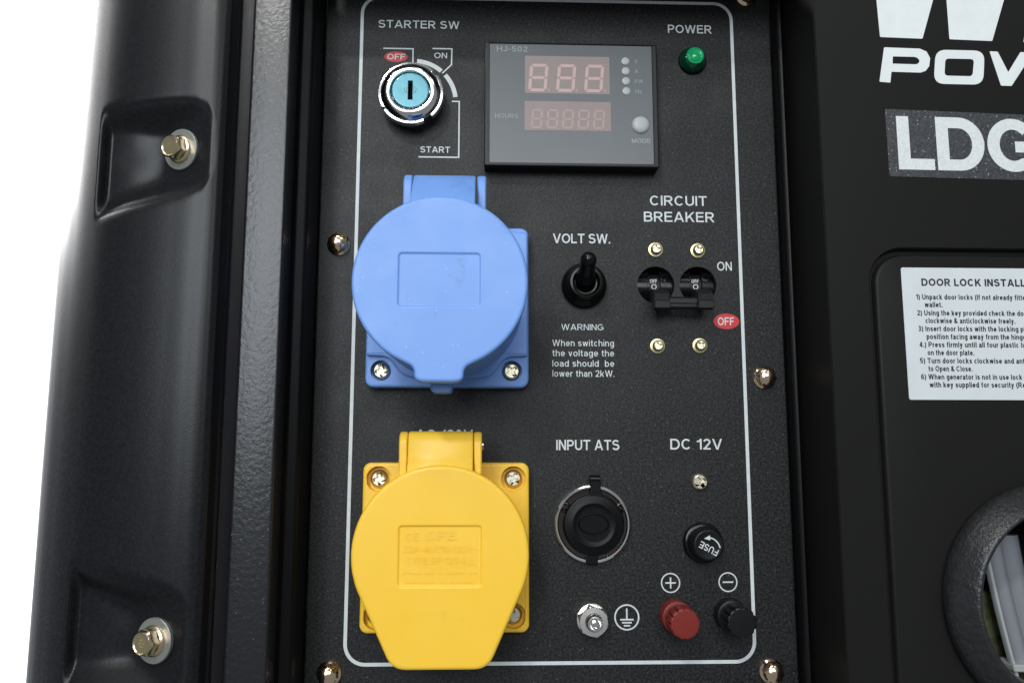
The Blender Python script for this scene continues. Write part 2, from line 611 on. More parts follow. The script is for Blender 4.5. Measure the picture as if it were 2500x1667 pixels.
        P((h, -.28), (h, X)); S.append(('c', a(W / 2 + .01, X / 2, W / 2 - h - .01, X / 2 - h, 0, 360, 24)[:-1]))
    elif ch == 'r':
        W = .36
        P((h, 0), (h, X)); P((h, .40), *a(W - .02, .40, W - h - .02, XT - .40, 180, 88, 8))
    elif ch == 's':
        W = .54; cx = W / 2; my = X * .52
        r1 = (XT - my) / 2; r2 = (my - B) / 2
        P(*a(cx, my + r1, cx - h - .01, r1, 25, 250, 14), *a(cx, my - r2, cx - h, r2, 70, -160, 14))
    elif ch == 't':
        W = .34
        P((.15, .94), (.15, .18), *a(.15 + .12, .17, .12, .17 - h, 180, 270, 6), (W, B)); P((0, XT), (W - .01, XT))
    elif ch == 'u':
        W = .58
        P((h, X), (h, .29), *a(W / 2, .29, W / 2 - h, .29 - h, 180, 360, 12), (W - h, .29)); P((W - h, 0), (W - h, X))
    elif ch == 'v':
        W = .56; k = h * 1.1
        D(k, X, W / 2, 0); D(W - k, X, W / 2, 0)
    elif ch == 'w':
        W = .84; k = h * 1.05
        D(k, X, W * .28, 0); D(W / 2, X, W * .28, 0); D(W / 2, X, W * .72, 0); D(W - k, X, W * .72, 0)
    elif ch == 'y':
        W = .56; k = h * 1.1
        D(k, X, W / 2, 0); D(W - k, X, W * .36, -.28); P((.02, -.28 + h), (W * .36, -.28 + h))
    elif ch == 'z':
        W = .52
        P((0, XT), (W, XT)); D(W - h * 1.5, XT, h * 1.5, B); P((0, B), (W, B))
    elif ch == '0':
        W = .62
        S.append(('c', a(W / 2, .5, W / 2 - h, .5 - h, 0, 360, 28)[:-1]))
    elif ch == '1':
        W = .40
        P((W - h, 0), (W - h, 1)); P((W - h, .92), (W - h - .10, .80), (0, .74))
    elif ch == '2':
        W = .62
        P(*a(W / 2, .71, W / 2 - h, .29 - h, 170, -30, 14), (h * 1.5, B + .02)); P((0, B), (W, B))
    elif ch == '3':
        W = .62
        P(*a(W / 2 - .01, .75, W / 2 - h - .03, .25 - h, 150, -80, 12), (.25, .52)); P((.25, .52), *a(W / 2 - .01, .28, W / 2 - h, .28 - h * .9, 78, -155, 14))
    elif ch == '4':
        W = .66
        P((W - .18, 0), (W - .18, 1)); P((W, .28), (h, .28)); D(h * 1.3, .28, W - .20, 1)
    elif ch == '5':
        W = .62
        P((W - .04, T), (.13, T), (.08, .50), *a(W / 2 - .01, .33, W / 2 - h, .33 - h, 135, -155, 16))
    elif ch == '6':
        W = .62
        S.append(('c', a(W / 2, .32, W / 2 - h, .32 - h, 0, 360, 22)[:-1]))
        P((h, .34), *a(W / 2 + .02, .52, W / 2 - h + .02, .48 - h, 180, 40, 12))
    elif ch == '8':
        W = .62
        S.append(('c', a(W / 2, .75, W / 2 - h - .03, .25 - h, 0, 360, 20)[:-1])); S.append(('c', a(W / 2, .28, W / 2 - h, .28 - h, 0, 360, 20)[:-1]))
    elif ch == '.':
        W = w * 1.1
        P((W / 2, 0), (W / 2, w * 1.05))
    elif ch == '-':
        W = .36
        P((0, .40), (W, .40))
    elif ch == '/':
        W = .34
        D(h, 0, W - h, 1)
    elif ch == '~':
        W = .5
        P((0, .40), (.12, .50), (.38, .38), (.5, .48))
    elif ch == '(':
        W = .28
        P(*a(.50, .38, .50 - h, .66, 128, 232, 12))
    elif ch == ')':
        W = .28
        P(*a(W - .50, .38, .50 - h, .66, 52, -52, 12))
    elif ch == '&':
        W = .74
        P((W - .02, .02), (.17, .66), *a(.31, .80, .16, .20 - h, 200, -20, 10), (.40, .62), (.18, .46), *a(.28, .24, .28 - h, .24 - h, 120, 300, 12), (.62, .40))
    elif ch == ' ':
        W = .22
    return W, S


def text(s, x0, x1, zb, cap, m, parent, h=0.04, w=0.15, track=0.13, rot=0.0, name='lettering', slant=0.0, xform=None, lift=0.004):
    """one line of lettering stretched to run from x0 to x1 on baseline zb with capital height cap (mm)."""
    pos = []
    x = 0.0
    for ch in s:
        W, S = glyph(ch, w)
        pos.append((x, S))
        x += W + track
    total = x - track
    sx = (x1 - x0) / total
    mb = MB()
    cnt = 0
    cr, sr = math.cos(math.radians(rot)), math.sin(math.radians(rot))

    def tf(px, pz):
        ax = (px + slant * pz) * sx
        az = pz * cap
        if xform:
            return xform(x0 + ax, zb + az)
        return (x0 + ax * cr - az * sr, zb + ax * sr + az * cr)
    for ox, S in pos:
        for kind, pts in S:
            hh = h + (cnt % 5) * lift
            cnt += 1
            if kind == 'd':
                a0, b0, a1, b1 = pts
                # horizontal cut: width measured in the stretched picture so that diagonals keep their weight
                dx, dz = (a1 - a0) * sx, (b1 - b0) * cap
                hw = (w / 2) * math.sqrt(1 + (dx / dz) ** 2) * (0.5 + 0.5 * cap / sx) * 0.98
                q = [(ox + a0 - hw, b0), (ox + a0 + hw, b0), (ox + a1 + hw, b1), (ox + a1 - hw, b1)]
                vs = [mb.v(tf(*p)[0], -hh, tf(*p)[1]) for p in q]
                mb.face(vs)
            else:
                mb_pts = [(ox + p[0], p[1]) for p in pts]
                # offset in glyph space, then map
                tmp = ribbon_sides(mb_pts, w, kind == 'c')
                L = [mb.v(tf(*p)[0], -hh, tf(*p)[1]) for p in tmp[0]]
                R = [mb.v(tf(*p)[0], -hh, tf(*p)[1]) for p in tmp[1]]
                n = len(L)
                for i in range(n if kind == 'c' else n - 1):
                    j = (i + 1) % n
                    mb.face((L[i], R[i], R[j], L[j]))
    return mb.build(name, m, parent, recalc=False, flat=True)


def ribbon_sides(pts, w, closed):
    P = [Vector(p) for p in pts]
    Q = [P[0]]
    for p in P[1:]:
        if (p - Q[-1]).length > 1e-4:
            Q.append(p)
    P = Q
    n = len(P)
    L, R = [], []
    for i in range(n):
        if closed:
            a, b, c = P[i - 1], P[i], P[(i + 1) % n]
        else:
            a, b, c = P[max(i - 1, 0)], P[i], P[min(i + 1, n - 1)]
        d1 = (b - a).normalized() if (b - a).length > 1e-9 else (c - b).normalized()
        d2 = (c - b).normalized() if (c - b).length > 1e-9 else d1
        n1, n2 = Vector((-d1.y, d1.x)), Vector((-d2.y, d2.x))
        m = n1 + n2
        m = m.normalized() if m.length > 1e-6 else n1
        k = (w / 2) / max(0.55, m.dot(n1))
        L.append(b + m * k)
        R.append(b - m * k)
    return L, R


# ------------------------------------------------------------------ small hardware
def cross_loop(r, arm, n_blunt=0, rot=0.0):
    pts = []
    for k in range(4):
        a = PI / 2 * k + rot
        for (px, pz) in ((r, -arm), (r, arm), (arm * 1.25, arm * 1.25)):
            pts.append((px * math.cos(a) - pz * math.sin(a), px * math.sin(a) + pz * math.cos(a)))
    return pts


def star_loop(r0, r1, lobes=6, n=36, rot=0.0):
    return [((r0 + r1) / 2 + (r1 - r0) / 2 * math.cos(lobes * a), a + rot) for a in [2 * PI * i / n for i in range(n)]]


def pan_screw(parent, loc, r, h, m='brass', washer=None, rot=0.3, star=False, recess=None, name='screw'):
    """pan-head screw with a driven recess, an optional washer as its sub-part."""
    mb = MB()
    rc = recess or r * 0.70
    h0 = 0.0
    if washer:
        h0 = 0.7
    if star:
        loop = [(q * math.cos(a), q * math.sin(a)) for q, a in star_loop(rc * .62, rc * 1.05, 6, 36, rot)]
    else:
        loop = cross_loop(rc, rc * .27, rot=rot)
    n = 28
    prof = [(r, h0), (r, h0 + h * .35), (r * .95, h0 + h * .62), (r * .84, h0 + h * .86), (r * .72, h0 + h)]
    loops = [[(q * math.cos(2 * PI * i / n), -hh, q * math.sin(2 * PI * i / n)) for i in range(n)] for q, hh in prof]
    rows = mb.loft(loops, True)
    front = rows[-1]
    edges = [mb.bm.edges.get((front[i], front[(i + 1) % n])) for i in range(n)]
    top = [mb.v(x, -(h0 + h), z) for x, z in loop]
    bot = [mb.v(x * .72, -(h0 + h - min(h * .85, 1.9)), z * .72) for x, z in loop]
    for i in range(len(top)):
        j = (i + 1) % len(top)
        mb.face((top[i], top[j], bot[j], bot[i]))
        edges.append(mb.bm.edges.get((top[i], top[j])))
    mb.face(bot)
    bmesh.ops.triangle_fill(mb.bm, edges=edges, use_beauty=True, use_dissolve=False, normal=(0, -1, 0))
    o = mb.build(name, m, parent, loc, ang=30)
    if washer:
        MB().lathe([(washer, 0.0), (washer, .35), (washer * .96, .6), (washer * .70, .72), (r * .9, .74)], 32, cap1=False).build('washer', 'brass_dull' if m in ('brass', 'pale_zinc') else 'washer', o)
    return o


def hex_shape(flat):
    """radius multiplier turning a circle of radius 1 into a hexagon of across-flats 2*flat (never beyond 1)."""
    def f(a, h):
        k = (a % (PI / 3)) - PI / 6
        return min(1.0, flat / math.cos(k))
    return f


def hex_bolt(name, parent, loc, rf, af, hh, m, rot=0.0, dome=True, washer=None, tilt=None, marks=False):
    """flanged hexagon head: head mesh, and flange / washer / marks as children."""
    mb = MB()
    R = af / 2 / math.cos(PI / 6)
    f = hex_shape(af / 2 / R)
    n = 72
    rows = []
    for r, h, hexed in ((R, 0.9, 1), (R, hh * .66, 1), (R * .97, hh * .80, 1), (af * .5 * .97, hh * .92, 0), (af * .5 * .90, hh * (1.0 if not dome else .97), 0)):
        lp = []
        for i in range(n):
            a = 2 * PI * i / n
            q = min(r, af / 2 / math.cos(((a + rot) % (PI / 3)) - PI / 6)) if hexed else min(r, af / 2 / math.cos(((a + rot) % (PI / 3)) - PI / 6))
            lp.append((q * math.cos(a), -h, q * math.sin(a)))
        rows.append(lp)
    if dome:
        for r, h in ((af * .36, hh * 1.06), (af * .20, hh * 1.14), (af * .07, hh * 1.17)):
            rows.append([(r * math.cos(2 * PI * i / n), -h, r * math.sin(2 * PI * i / n)) for i in range(n)])
    else:
        for r, h in ((R * .74, hh), (R * .66, hh * .94), (R * .2, hh * .93)):
            rows.append([(r * math.cos(2 * PI * i / n), -h, r * math.sin(2 * PI * i / n)) for i in range(n)])
    mb.loft(rows, True, False, True)
    o = mb.build(name, m, parent, loc, ang=28)
    if tilt:
        o.rotation_euler = tilt
    h0 = 0.0
    fl = MB().lathe([(rf, 0.0), (rf, .45), (rf * .96, .8), (rf * .82, 1.15), (R * .9, 1.6)], 48, cap1=False).build('flange', m, o)
    if washer:
        MB().lathe([(washer, -1.5), (washer, -.35), (washer * .97, -.05), (rf * .8, 0.0)], 48, cap1=False).build('washer', 'washer', o)
    if marks:
        mk = MB()
        for (x, z) in ((-.9, .9), (0, 1.2), (.9, .8), (-1.1, -.1), (-.1, .1), (.8, -.2), (-.6, -1.0), (.3, -1.1)):
            mk.lathe([(.27, hh * .92), (.22, hh * .92 + .18)], 8, x, z)
        mk.build('stamped_mark', m, o)
    return o


# ------------------------------------------------------------------ setting
bd = MB()
bd.loft([[(-2600, 1150, -1500), (-2600, 1150, 2200)], [(1200, 1150, -1500), (1200, 1150, 2200)]], False)
bo = bd.build('backdrop', 'backdrop', None, recalc=False)
bo['kind'] = 'structure'
bo['label'] = 'plain white overexposed backdrop behind the generator'

# frame of the recess: painted post, jamb, hidden header and added light-blocking liner
fr = empty('housing_frame', (0, 0, -160), 'black painted metal frame around the recessed control panel', 'frame')
Z0, Z1 = -10.0, 320.0          # local heights (frame base at -160)


def prof_strip(name, prof, m, z0=Z0, z1=Z1, parent=fr, ang=40):
    mb = MB()
    mb.extrude_profile(prof, z0, z1)
    return mb.build(name, m, parent, ang=ang, recalc=True)


def fillet(pts):
    """open polyline (x, y, radius) with rounded corners"""
    out = [pts[0][:2]]
    for i in range(1, len(pts) - 1):
        a, b, c = Vector(pts[i - 1][:2]), Vector(pts[i][:2]), Vector(pts[i + 1][:2])
        r = pts[i][2]
        if r <= 0:
            out.append(tuple(b))
            continue
        d1, d2 = a - b, c - b
        p1 = b + d1.normalized() * min(r, d1.length * .49)
        p2 = b + d2.normalized() * min(r, d2.length * .49)
        for k in range(8):
            t = k / 7
            out.append(tuple(p1 * (1 - t) ** 2 + b * 2 * t * (1 - t) + p2 * t * t))
    out.append(pts[-1][:2])
    return out


prof_strip('post_face', fillet([(-104.6, -24, 0), (-103.7, -40, 1.1), (-118.8, -40, 1.3), (-118.8, -6, 0)]), 'frame_paint')
prof_strip('inner_return', fillet([(-99.2, 3, 0), (-99.6, -19.2, 1.6), (-104.2, -20.4, 0.8), (-104.4, -24.2, 0)]), 'dark_steel')
prof_strip('jamb', fillet([(101.0, 4, 0), (101.2, -5.2, 1.4), (103.6, -6.4, 1.0), (104.2, 6, 0)]), 'dark_steel')
prof_strip('liner', [(-126, -8), (-117, -8), (-117, 6), (-96, 6)], 'void')  # dark sheets added behind the gaps to stop light leaking through
prof_strip('liner', [(97, 7), (112, 7)], 'void')
hd = MB()
hd.box(-103.2, 105.0, -40.5, -38.3, 302.0, 330, .5)
hd.box(-103.2, 105.0, -38.0, 6, 327.0, 330, .5)
hd.build('header', 'frame_paint', fr)

# ------------------------------------------------------------------ corner post with two bolt pockets
post = empty('corner_post', (-156, -20, -160), 'curved black plastic corner post with two recessed hex bolts', 'post')
kx = np.array([-191.4, -189.0, -185.0, -179.0, -170.0, -160.0, -150.0, -140.0, -131.0, -126.0, -124.0, -122.9, -122.4])
ky = np.array([-30.0, -34.3, -39.0, -43.6, -48.2, -51.4, -53.1, -53.9, -54.0, -53.3, -52.2, -50.4, -46.6])



def spline(xs, ys, t):
    t = np.asarray(t)
    n = len(xs)
    m = np.zeros(n)
    d = np.diff(ys) / np.diff(xs)
    m[1:-1] = (d[:-1] * np.diff(xs)[1:] + d[1:] * np.diff(xs)[:-1]) / (np.diff(xs)[1:] + np.diff(xs)[:-1])
    m[0], m[-1] = d[0], d[-1]
    i = np.clip(np.searchsorted(xs, t) - 1, 0, n - 2)
    h = xs[i + 1] - xs[i]
    u = (t - xs[i]) / h
    return ((1 + 2 * u) * (1 - u) ** 2 * ys[i] + u * (1 - u) ** 2 * h * m[i] + u * u * (3 - 2 * u) * ys[i + 1] + u * u * (u - 1) * h * m[i + 1])


def seg_dist(px, pz, poly):
    """signed distance (positive inside) to a polygon given as points"""
    d = np.full(px.shape, 1e9)
    inside = np.zeros(px.shape, bool)
    n = len(poly)
    for i in range(n):
        ax, az = poly[i]
        bx, bz = poly[(i + 1) % n]
        ex, ez = bx - ax, bz - az
        t = np.clip(((px - ax) * ex + (pz - az) * ez) / (ex * ex + ez * ez), 0, 1)
        d = np.minimum(d, np.hypot(px - ax - t * ex, pz - az - t * ez))
        c = ((az > pz) != (bz > pz)) & (px < (bx - ax) * (pz - az) / ((bz - az) + 1e-12) + ax)
        inside ^= c
    return np.where(inside, d, -d)


pocket_a = roundpoly([(-190.0, 22.0, 0), (-190.0, 62.0, 0), (-150, 69.0, 10), (-127.0, 69.5, 12), (-126.4, 37.0, 9), (-146, 31.0, 8)])
ZB = 50.8


def pocket_depth(px, pz):
    """how far the surface is pushed in (mm); the lower pocket is the upper one turned upside down"""
    out = np.zeros(px.shape)
    for zc, flip in ((50.8, 1.0), (-121.3, -1.0)):
        qz = (pz - zc) * flip + ZB
        sd = seg_dist(px, qz, pocket_a)
        # floor falls to the valley beside the bolt seat, the seat rises again to the right; walls slope evenly
        fa = 4.2 + (px + 169.0) * 0.17
        fb = 8.2 - (px + 147.0) * 0.40
        floor = -0.7 * np.log(np.exp(-fa / 0.7) + np.exp(-fb / 0.7))
        floor = np.maximum(floor, 0.4) + 0.06 * np.sin(px * .35 + 1.0) * np.sin(qz * .42)
        wl = 1.0 * np.log1p(np.exp((sd * 0.80 - 0.2) / 1.0))
        d_ = -0.8 * np.log(np.exp(-floor / 0.8) + np.exp(-wl / 0.8))
        u = np.clip((px + 170.2) / 3.2, 0, 1)
        out += np.maximum(0, d_ + 0.25 * np.exp(-np.abs(sd))) * np.clip((sd + 4) / 4, 0, 1) * u * u * (3 - 2 * u)
    return out


nx, nz = 150, 420
# spacing follows arc length on the round side
tt = np.linspace(0, 1, 600)
xx = kx[0] + (kx[-1] - kx[0]) * tt
yy = spline(kx, ky, xx)
arcl = np.concatenate([[0], np.cumsum(np.hypot(np.diff(xx), np.diff(yy)))])
xs = np.interp(np.linspace(0, arcl[-1], nx), arcl, xx)
zs = np.linspace(-172, 172, nz)
GX, GZ = np.meshgrid(xs, zs)
GY = spline(kx, ky, GX) + pocket_depth(GX, GZ)
verts = np.stack([(GX + 156) * MM, (GY + 20) * MM, (GZ + 160) * MM], -1).reshape(-1, 3)
faces = []
for j in range(nz - 1):
    for i in range(nx - 1):
        a_ = j * nx + i
        faces.append((a_, a_ + 1, a_ + nx + 1, a_ + nx))
me = bpy.data.meshes.new('moulded_shell')
me.from_pydata(verts.tolist(), [], faces)
for p_ in me.polygons:
    p_.use_smooth = True
me.materials.append(M['post_plastic'])
sh = bpy.data.objects.new('moulded_shell', me)
COL.objects.link(sh)
sh.parent = post
be = MB()
be.extrude_profile([(-191.4 + 156, -30.0 + 20), (-191.35 + 156, -29.4 + 20), (-190.8 + 156, -29.1 + 20), (-186 + 156, -27 + 20), (-184 + 156, 26)], -12, 332)
be.build('edge_flange', 'post_plastic', post)
# rolled flange that closes the right-hand edge of the shell
fl = MB()
fl.extrude_profile(fillet([(-122.5 + 156, -46.6 + 20, 0), (-121.6 + 156, -45.4 + 20, .5), (-121.4 + 156, -43.2 + 20, .6), (-122.6 + 156, -42.6 + 20, .4), (-123.4 + 156, -20 + 20, 0)]), -12, 332)
fl.build('edge_flange', 'post_plastic', post)


def on_post(x, z):
    y = float(spline(kx, ky, np.array([x]))[0] + pocket_depth(np.array([[x]]), np.array([[z]]))[0, 0])
    return (x + 156, y + 20, z + 160)


for (bx, bz, rt, tz) in ((-139.3, 51.6, 0.35, 0.10), (-138.6, -121.6, 0.05, -0.02)):
    p0 = on_post(bx, bz)
    b_ = hex_bolt('bolt', post, (p0[0] - .7, p0[1] - 1.4, p0[2]), 5.2, 8.0, 5.2, 'brass', rot=rt, dome=False, washer=7.6,
                  tilt=(tz, 0, math.radians(-24)), marks=True)

# ------------------------------------------------------------------ control panel
cp = empty('control_panel', (0, 0, -160), 'black speckled control panel with white border line and printed labels', 'control panel')
PZ = 160.0                       # local z of the panel centre


def on_panel(name, mb, m, **k):
    return mb.build(name, m, cp, (0, 0, PZ), **k)


HOLES = [(45.9, 12.8), (64.2, 12.9)]
sheet = MB()
sheet.plate([(-98.9, -165), (100.6, -165), (100.6, 160), (-98.9, 160)], 0, -2, 0.5,
            [(circle(x, z, 8.1, 48), 2.0, False) for x, z in HOLES])
on_panel('panel_sheet', sheet, 'panel', ang=50)


def ptext(s, x0, x1, zb, cap, m='print', **k):
    o = text(s, x0, x1, zb, cap, m, cp, **k)
    o.location = (0, 0, PZ * MM)
    return o


def pline(name, pts, w, m='print', closed=False, h=0.05):
    mb = MB()
    mb.ribbon(pts, w, h, closed)
    return mb.build(name, m, cp, (0, 0, PZ), recalc=False, flat=True)


pline('border_line', rr(0, 0, 166, 285.5, 8.0, 10), 1.42, closed=True)
ptext('STARTER SW', -75.8, -39.8, 128.2, 3.7, w=.145)
ptext('POWER', 54.0, 73.9, 128.3, 3.9, w=.145)
pline('bracket_line', [(-73.4, 118.5), (-60.2, 118.5), (-60.2, 111.0)], .58)
pline('bracket_line', [(-51.6, 118.8), (-43.0, 118.8), (-43.1, 111.4), (-47.1, 107.3)], .58)
pline('bracket_line', [(-42.7, 94.3), (-39.5, 94.3), (-39.5, 68.7), (-57.0, 68.7)], .58)
pline('arc_mark', arc(-60, 94, 18.9, 18.9, 85, 49, 14), 1.95)
pline('arc_mark', arc(-60, 94, 18.9, 18.9, 41.5, 7, 14), 1.95)
for (x, z, a, b) in ((-67.7, 114.7, 5.1, 2.45), (76.0, -2.9, 5.6, 3.35)):
    mb = MB()
    mb.fill(circle(x, z, a, 40, b), 0.03)
    mb.build('red_oval', 'red_print', cp, (0, 0, PZ), recalc=False, flat=True)
ptext('OFF', -71.5, -63.6, 113.4, 2.6, w=.15, h=.05)
ptext('ON', -50.8, -45.1, 114.3, 2.6, w=.14)
ptext('START', -56.3, -43.3, 70.7, 2.75, w=.15)
ptext('CIRCUIT', 44.1, 69.2, 48.1, 4.4, w=.145)
ptext('BREAKER', 41.3, 72.3, 40.8, 4.45, w=.145)
ptext('VOLT SW.', 1.5, 26.4, 30.8, 4.25, w=.155, track=.09)
ptext('ON', 72.8, 79.2, 19.3, 3.9, w=.14)
ptext('OFF', 72.3, 79.4, -4.6, 3.4, w=.145, h=.05)
ptext('WARNING', 4.9, 22.9, -7.1, 2.6, w=.125)
ptext('When switching', 1.0, 27.3, -14.0, 2.75, w=.125, track=.15)
ptext('the voltage the', 1.0, 27.3, -18.3, 2.75, w=.125, track=.15)
ptext('load should  be', 1.0, 27.3, -22.7, 2.75, w=.125, track=.15)
ptext('lower than 2kW.', 1.0, 27.3, -27.0, 2.75, w=.125, track=.15)
ptext('INPUT ATS', 2.4, 28.9, -57.7, 4.25, w=.155, track=.11)
ptext('DC 12V', 50.4, 72.4, -57.4, 4.45, w=.15)
ptext('AC 120V', -56.2, -32.4, -53.6, 4.3, w=.15)
# polarity and earth symbols
pline('polarity_symbol', circle(49.1, -111.6, 3.75, 40), .52, closed=True)
pline('polarity_symbol', [(46.9, -111.6), (51.3, -111.6)], .6)
pline('polarity_symbol', [(49.1, -109.4), (49.1, -113.8)], .6, h=.056)
pline('polarity_symbol', circle(72.9, -111.4, 3.7, 40), .52, closed=True)
pline('polarity_symbol', [(70.7, -111.4), (75.1, -111.4)], .6)
pline('earth_symbol', circle(30.8, -125.1, 4.85, 48), .62, closed=True)
pline('earth_symbol', [(30.8, -121.6), (30.8, -125.8)], .62)
for hw, z in ((2.75, -126.0), (2.0, -127.2), (1.3, -128.4)):
    pline('earth_symbol', [(30.8 - hw, z), (30.8 + hw, z)], .62, h=.056)
# fixing bolts of the panel
for i, (x, z, rt) in enumerate(((-90.3, 29.3, .4), (91.4, -27.0, .15), (90.2, 146.6, .5), (-89.0, -145.9, .3), (89.3, -146.4, .2))):
    hex_bolt('bolt', cp, (x, 0, z + PZ), 5.0, 7.3, 5.0, 'pink_zinc', rot=rt)
pan_screw(cp, (62.3, 0, -70.8 + PZ), 3.6, 1.9, 'pale_zinc', None, .55)

# ------------------------------------------------------------------ key switch
ks = empty('key_switch', (-60, 0, 94), 'chrome key switch with pale blue lock face and black keyway', 'switch')


def notch(cuts):
    def f(a, h):
        d = math.degrees(a) % 360
        for lo, hi, k in cuts:
            if lo <= d <= hi:
                return k
        return 1.0
    return f


MB().lathe([(12.2, 0), (12.2, 5.5), (11.6, 6.0)], 64).build('body', 'chrome', ks)
MB().lathe([(12.6, 5.0), (13.9, 5.3), (14.1, 6.2), (14.1, 8.2), (13.7, 8.9), (12.4, 9.1)], 120, cap1=False,
           shape=notch([(38, 46, .93), (208, 214, .94), (296, 310, .89)])).build('collar', 'chrome', ks)
MB().lathe([(12.9, 8.4), (12.9, 9.0), (12.5, 9.8), (11.8, 10.7), (11.0, 11.4), (10.4, 11.8), (9.6, 12.0), (8.8, 11.8), (8.4, 11.2), (8.3, 8.0)], 96,
           cap1=False).build('bezel', 'chrome', ks)
disc = MB()
slot = [(-1.05, -4.3), (1.05, -4.3), (1.05, -1.4), (1.05, 1.4), (1.05, 4.3), (-1.05, 4.3), (-1.05, 1.4), (-1.05, -1.4)]
disc.plate(circle(0, 0, 8.0, 64), 11.3, 7.0, 0.6, [(slot, 4.0, False)])
dk = disc.build('lock_face', 'key_blue', ks)
kb = MB()
kb.box(-1.3, 1.3, -8.2, -7.6, -4.6, 4.6)
kb.build('keyway', 'void', dk)
for s in (-1, 1):
    kb = MB()
    kb.plate([(s * 1.15 + s * 1.6 * math.cos(a) * (0.9), 0.2 + 1.5 * math.sin(a)) for a in ([math.radians(-80 + 160 * i / 12) for i in range(13)] if s > 0 else [math.radians(80 - 160 * i / 12) for i in range(13)])],
             11.55, 11.2, .18)
    kb.build('keyway_boss', 'key_blue', dk)

# ------------------------------------------------------------------ panel meter
mt = empty('panel_meter', (9.3, 0, 62.4), 'square digital panel meter with grey face and unlit red digits', 'meter')


def mloc(x, z):
    return (x - 9.3, z - 62.4)


bz = MB()
fo = rr(*mloc(9.3, 90.35), 75.3, 56.0, .8, 3)
fi = rr(*mloc(9.25, 90.8), 71.2, 54.3, .4, 3)
bz.plate(fo, 8.0, 0, 0.5, [(fi, 0.7, True)])
bz.build('bezel', 'bezel', mt)
sc_ = MB()
sc_.plate(rr(*mloc(9.25, 90.8), 70.9, 54.0, .4, 3), 7.65, 7.32, .15)
scr = sc_.build('face_film', 'film', mt)


def mrect(name, x0, x1, z0, z1, m, h, r=.5):
    mb = MB()
    cx, cz = mloc((x0 + x1) / 2, (z0 + z1) / 2)
    mb.fill(rr(cx, cz, x1 - x0, z1 - z0, r, 4), h)
    return mb.build(name, m, mt, recalc=False, flat=True)


w1 = mrect('display_window', -10.9, 26.0, 95.2, 112.3, 'led_window', 7.70)
w2 = mrect('display_window', -11.1, 26.3, 78.5, 91.6, 'led_window', 7.70)


def seven_seg(parent, x, z, W, H, t, slant, m, h):
    """an unlit figure eight of seven separate bars"""
    mb = MB()
    g = t * .16

    def q(px, pz):
        return (x + px + slant * pz, z + pz)

    def bar(a, b):
        d = (Vector(b) - Vector(a)).normalized()
        nn = Vector((-d.y, d.x)) * t / 2
        a_, b_ = Vector(a) + d * g, Vector(b) - d * g
        c = [a_ + nn * .7, a_ - nn * .7, a_ + d * t * .3 - nn, b_ - d * t * .3 - nn, b_ - nn * .7, b_ + nn * .7, b_ - d * t * .3 + nn, a_ + d * t * .3 + nn]
        c = [c[0], c[1], c[2], c[3], c[4], c[5], c[6], c[7]]
        vs = [mb.v(*(lambda k: (k[0], -h, k[1]))(q(p.x, p.y))) for p in c]
        mb.face(vs)
    k = t / 2
    for a, b in (((k, k), (W - k, k)), ((k, H / 2), (W - k, H / 2)), ((k, H - k), (W - k, H - k)),
                 ((k, k), (k, H / 2)), ((k, H / 2), (k, H - k)), ((W - k, k), (W - k, H / 2)), ((W - k, H / 2), (W - k, H - k))):
        bar(a, b)
    return mb.build('digit', m, parent, recalc=False, flat=True)


for i, x in enumerate((-9.6, 2.5, 14.7)):
    cx, cz = mloc(x, 96.0)
    seven_seg(w1, cx, cz, 8.0, 12.6, 1.35, .085, 'led_off', 7.74)
    d_ = MB()
    d_.fill(circle(cx + 9.1, cz + .75, .62, 14), 7.74)
    d_.build('decimal_point', 'led_off2', w1, recalc=False, flat=True)
for i in range(5):
    cx, cz = mloc(-8.5 + 6.72 * i, 79.3)
    seven_seg(w2, cx, cz, 4.9, 8.7, .95, .07, 'led_off2', 7.74)
for i in range(4):
    cx, cz = mloc(33.0 + .07 * i, 110.5 - 4.58 * i)
    MB().lathe([(1.75, 7.6), (1.75, 7.9), (1.5, 8.05), (.6, 8.12)], 28, cx, cz).build('indicator_light', 'meter_grey', mt)
cx, cz = mloc(39.1, 81.4)
MB().lathe([(3.85, 7.5), (3.8, 8.1), (3.4, 8.6), (2.4, 9.0), (1.0, 9.2)], 40, cx, cz).build('mode_button', 'meter_grey', mt)
for s, x0, x1, zb, cap, mm_ in (('HJ-502', -23.2, -9.7, 114.0, 2.6, 'meter_text'), ('HOURS', -23.9, -13.7, 83.7, 2.0, 'meter_text'),
                                ('MODE', 35.2, 43.4, 73.4, 1.95, 'print_dim'), ('V', 37.0, 38.5, 109.7, 1.7, 'meter_text'),
                                ('A', 37.0, 38.7, 105.1, 1.7, 'meter_text'), ('KW', 37.0, 40.6, 100.5, 1.7, 'meter_text'), ('Hz', 37.2, 40.0, 95.9, 1.7, 'meter_text')):
    a0, b0 = mloc(x0, zb)
    a1, _ = mloc(x1, zb)
    text(s, a0, a1, b0, cap, mm_, mt, h=7.70, w=.17)

# ------------------------------------------------------------------ power lamp
il = empty('indicator_lamp', (64.6, 0, 114.9), 'green domed power indicator lamp below the POWER label', 'lamp')
MB().lathe([(6.3, 0), (6.3, .8), (6.0, 1.3)], 40).build('seat_ring', 'black_satin', il)
MB().lathe([(5.9, 0.6), (5.95, 1.6), (5.6, 2.8), (5.0, 3.9), (4.4, 4.7), (3.9, 5.2)], 44).build('dome', 'green', il)
rings = MB()
rings.lathe([(3.9, 5.0), (3.8, 5.7), (3.3, 5.95), (2.9, 5.6), (2.7, 5.55), (2.4, 6.0), (2.0, 5.8), (1.7, 5.6), (1.3, 5.9), (.5, 6.05)], 40)
rings.build('lens', 'green_lens', il)

# ------------------------------------------------------------------ sockets


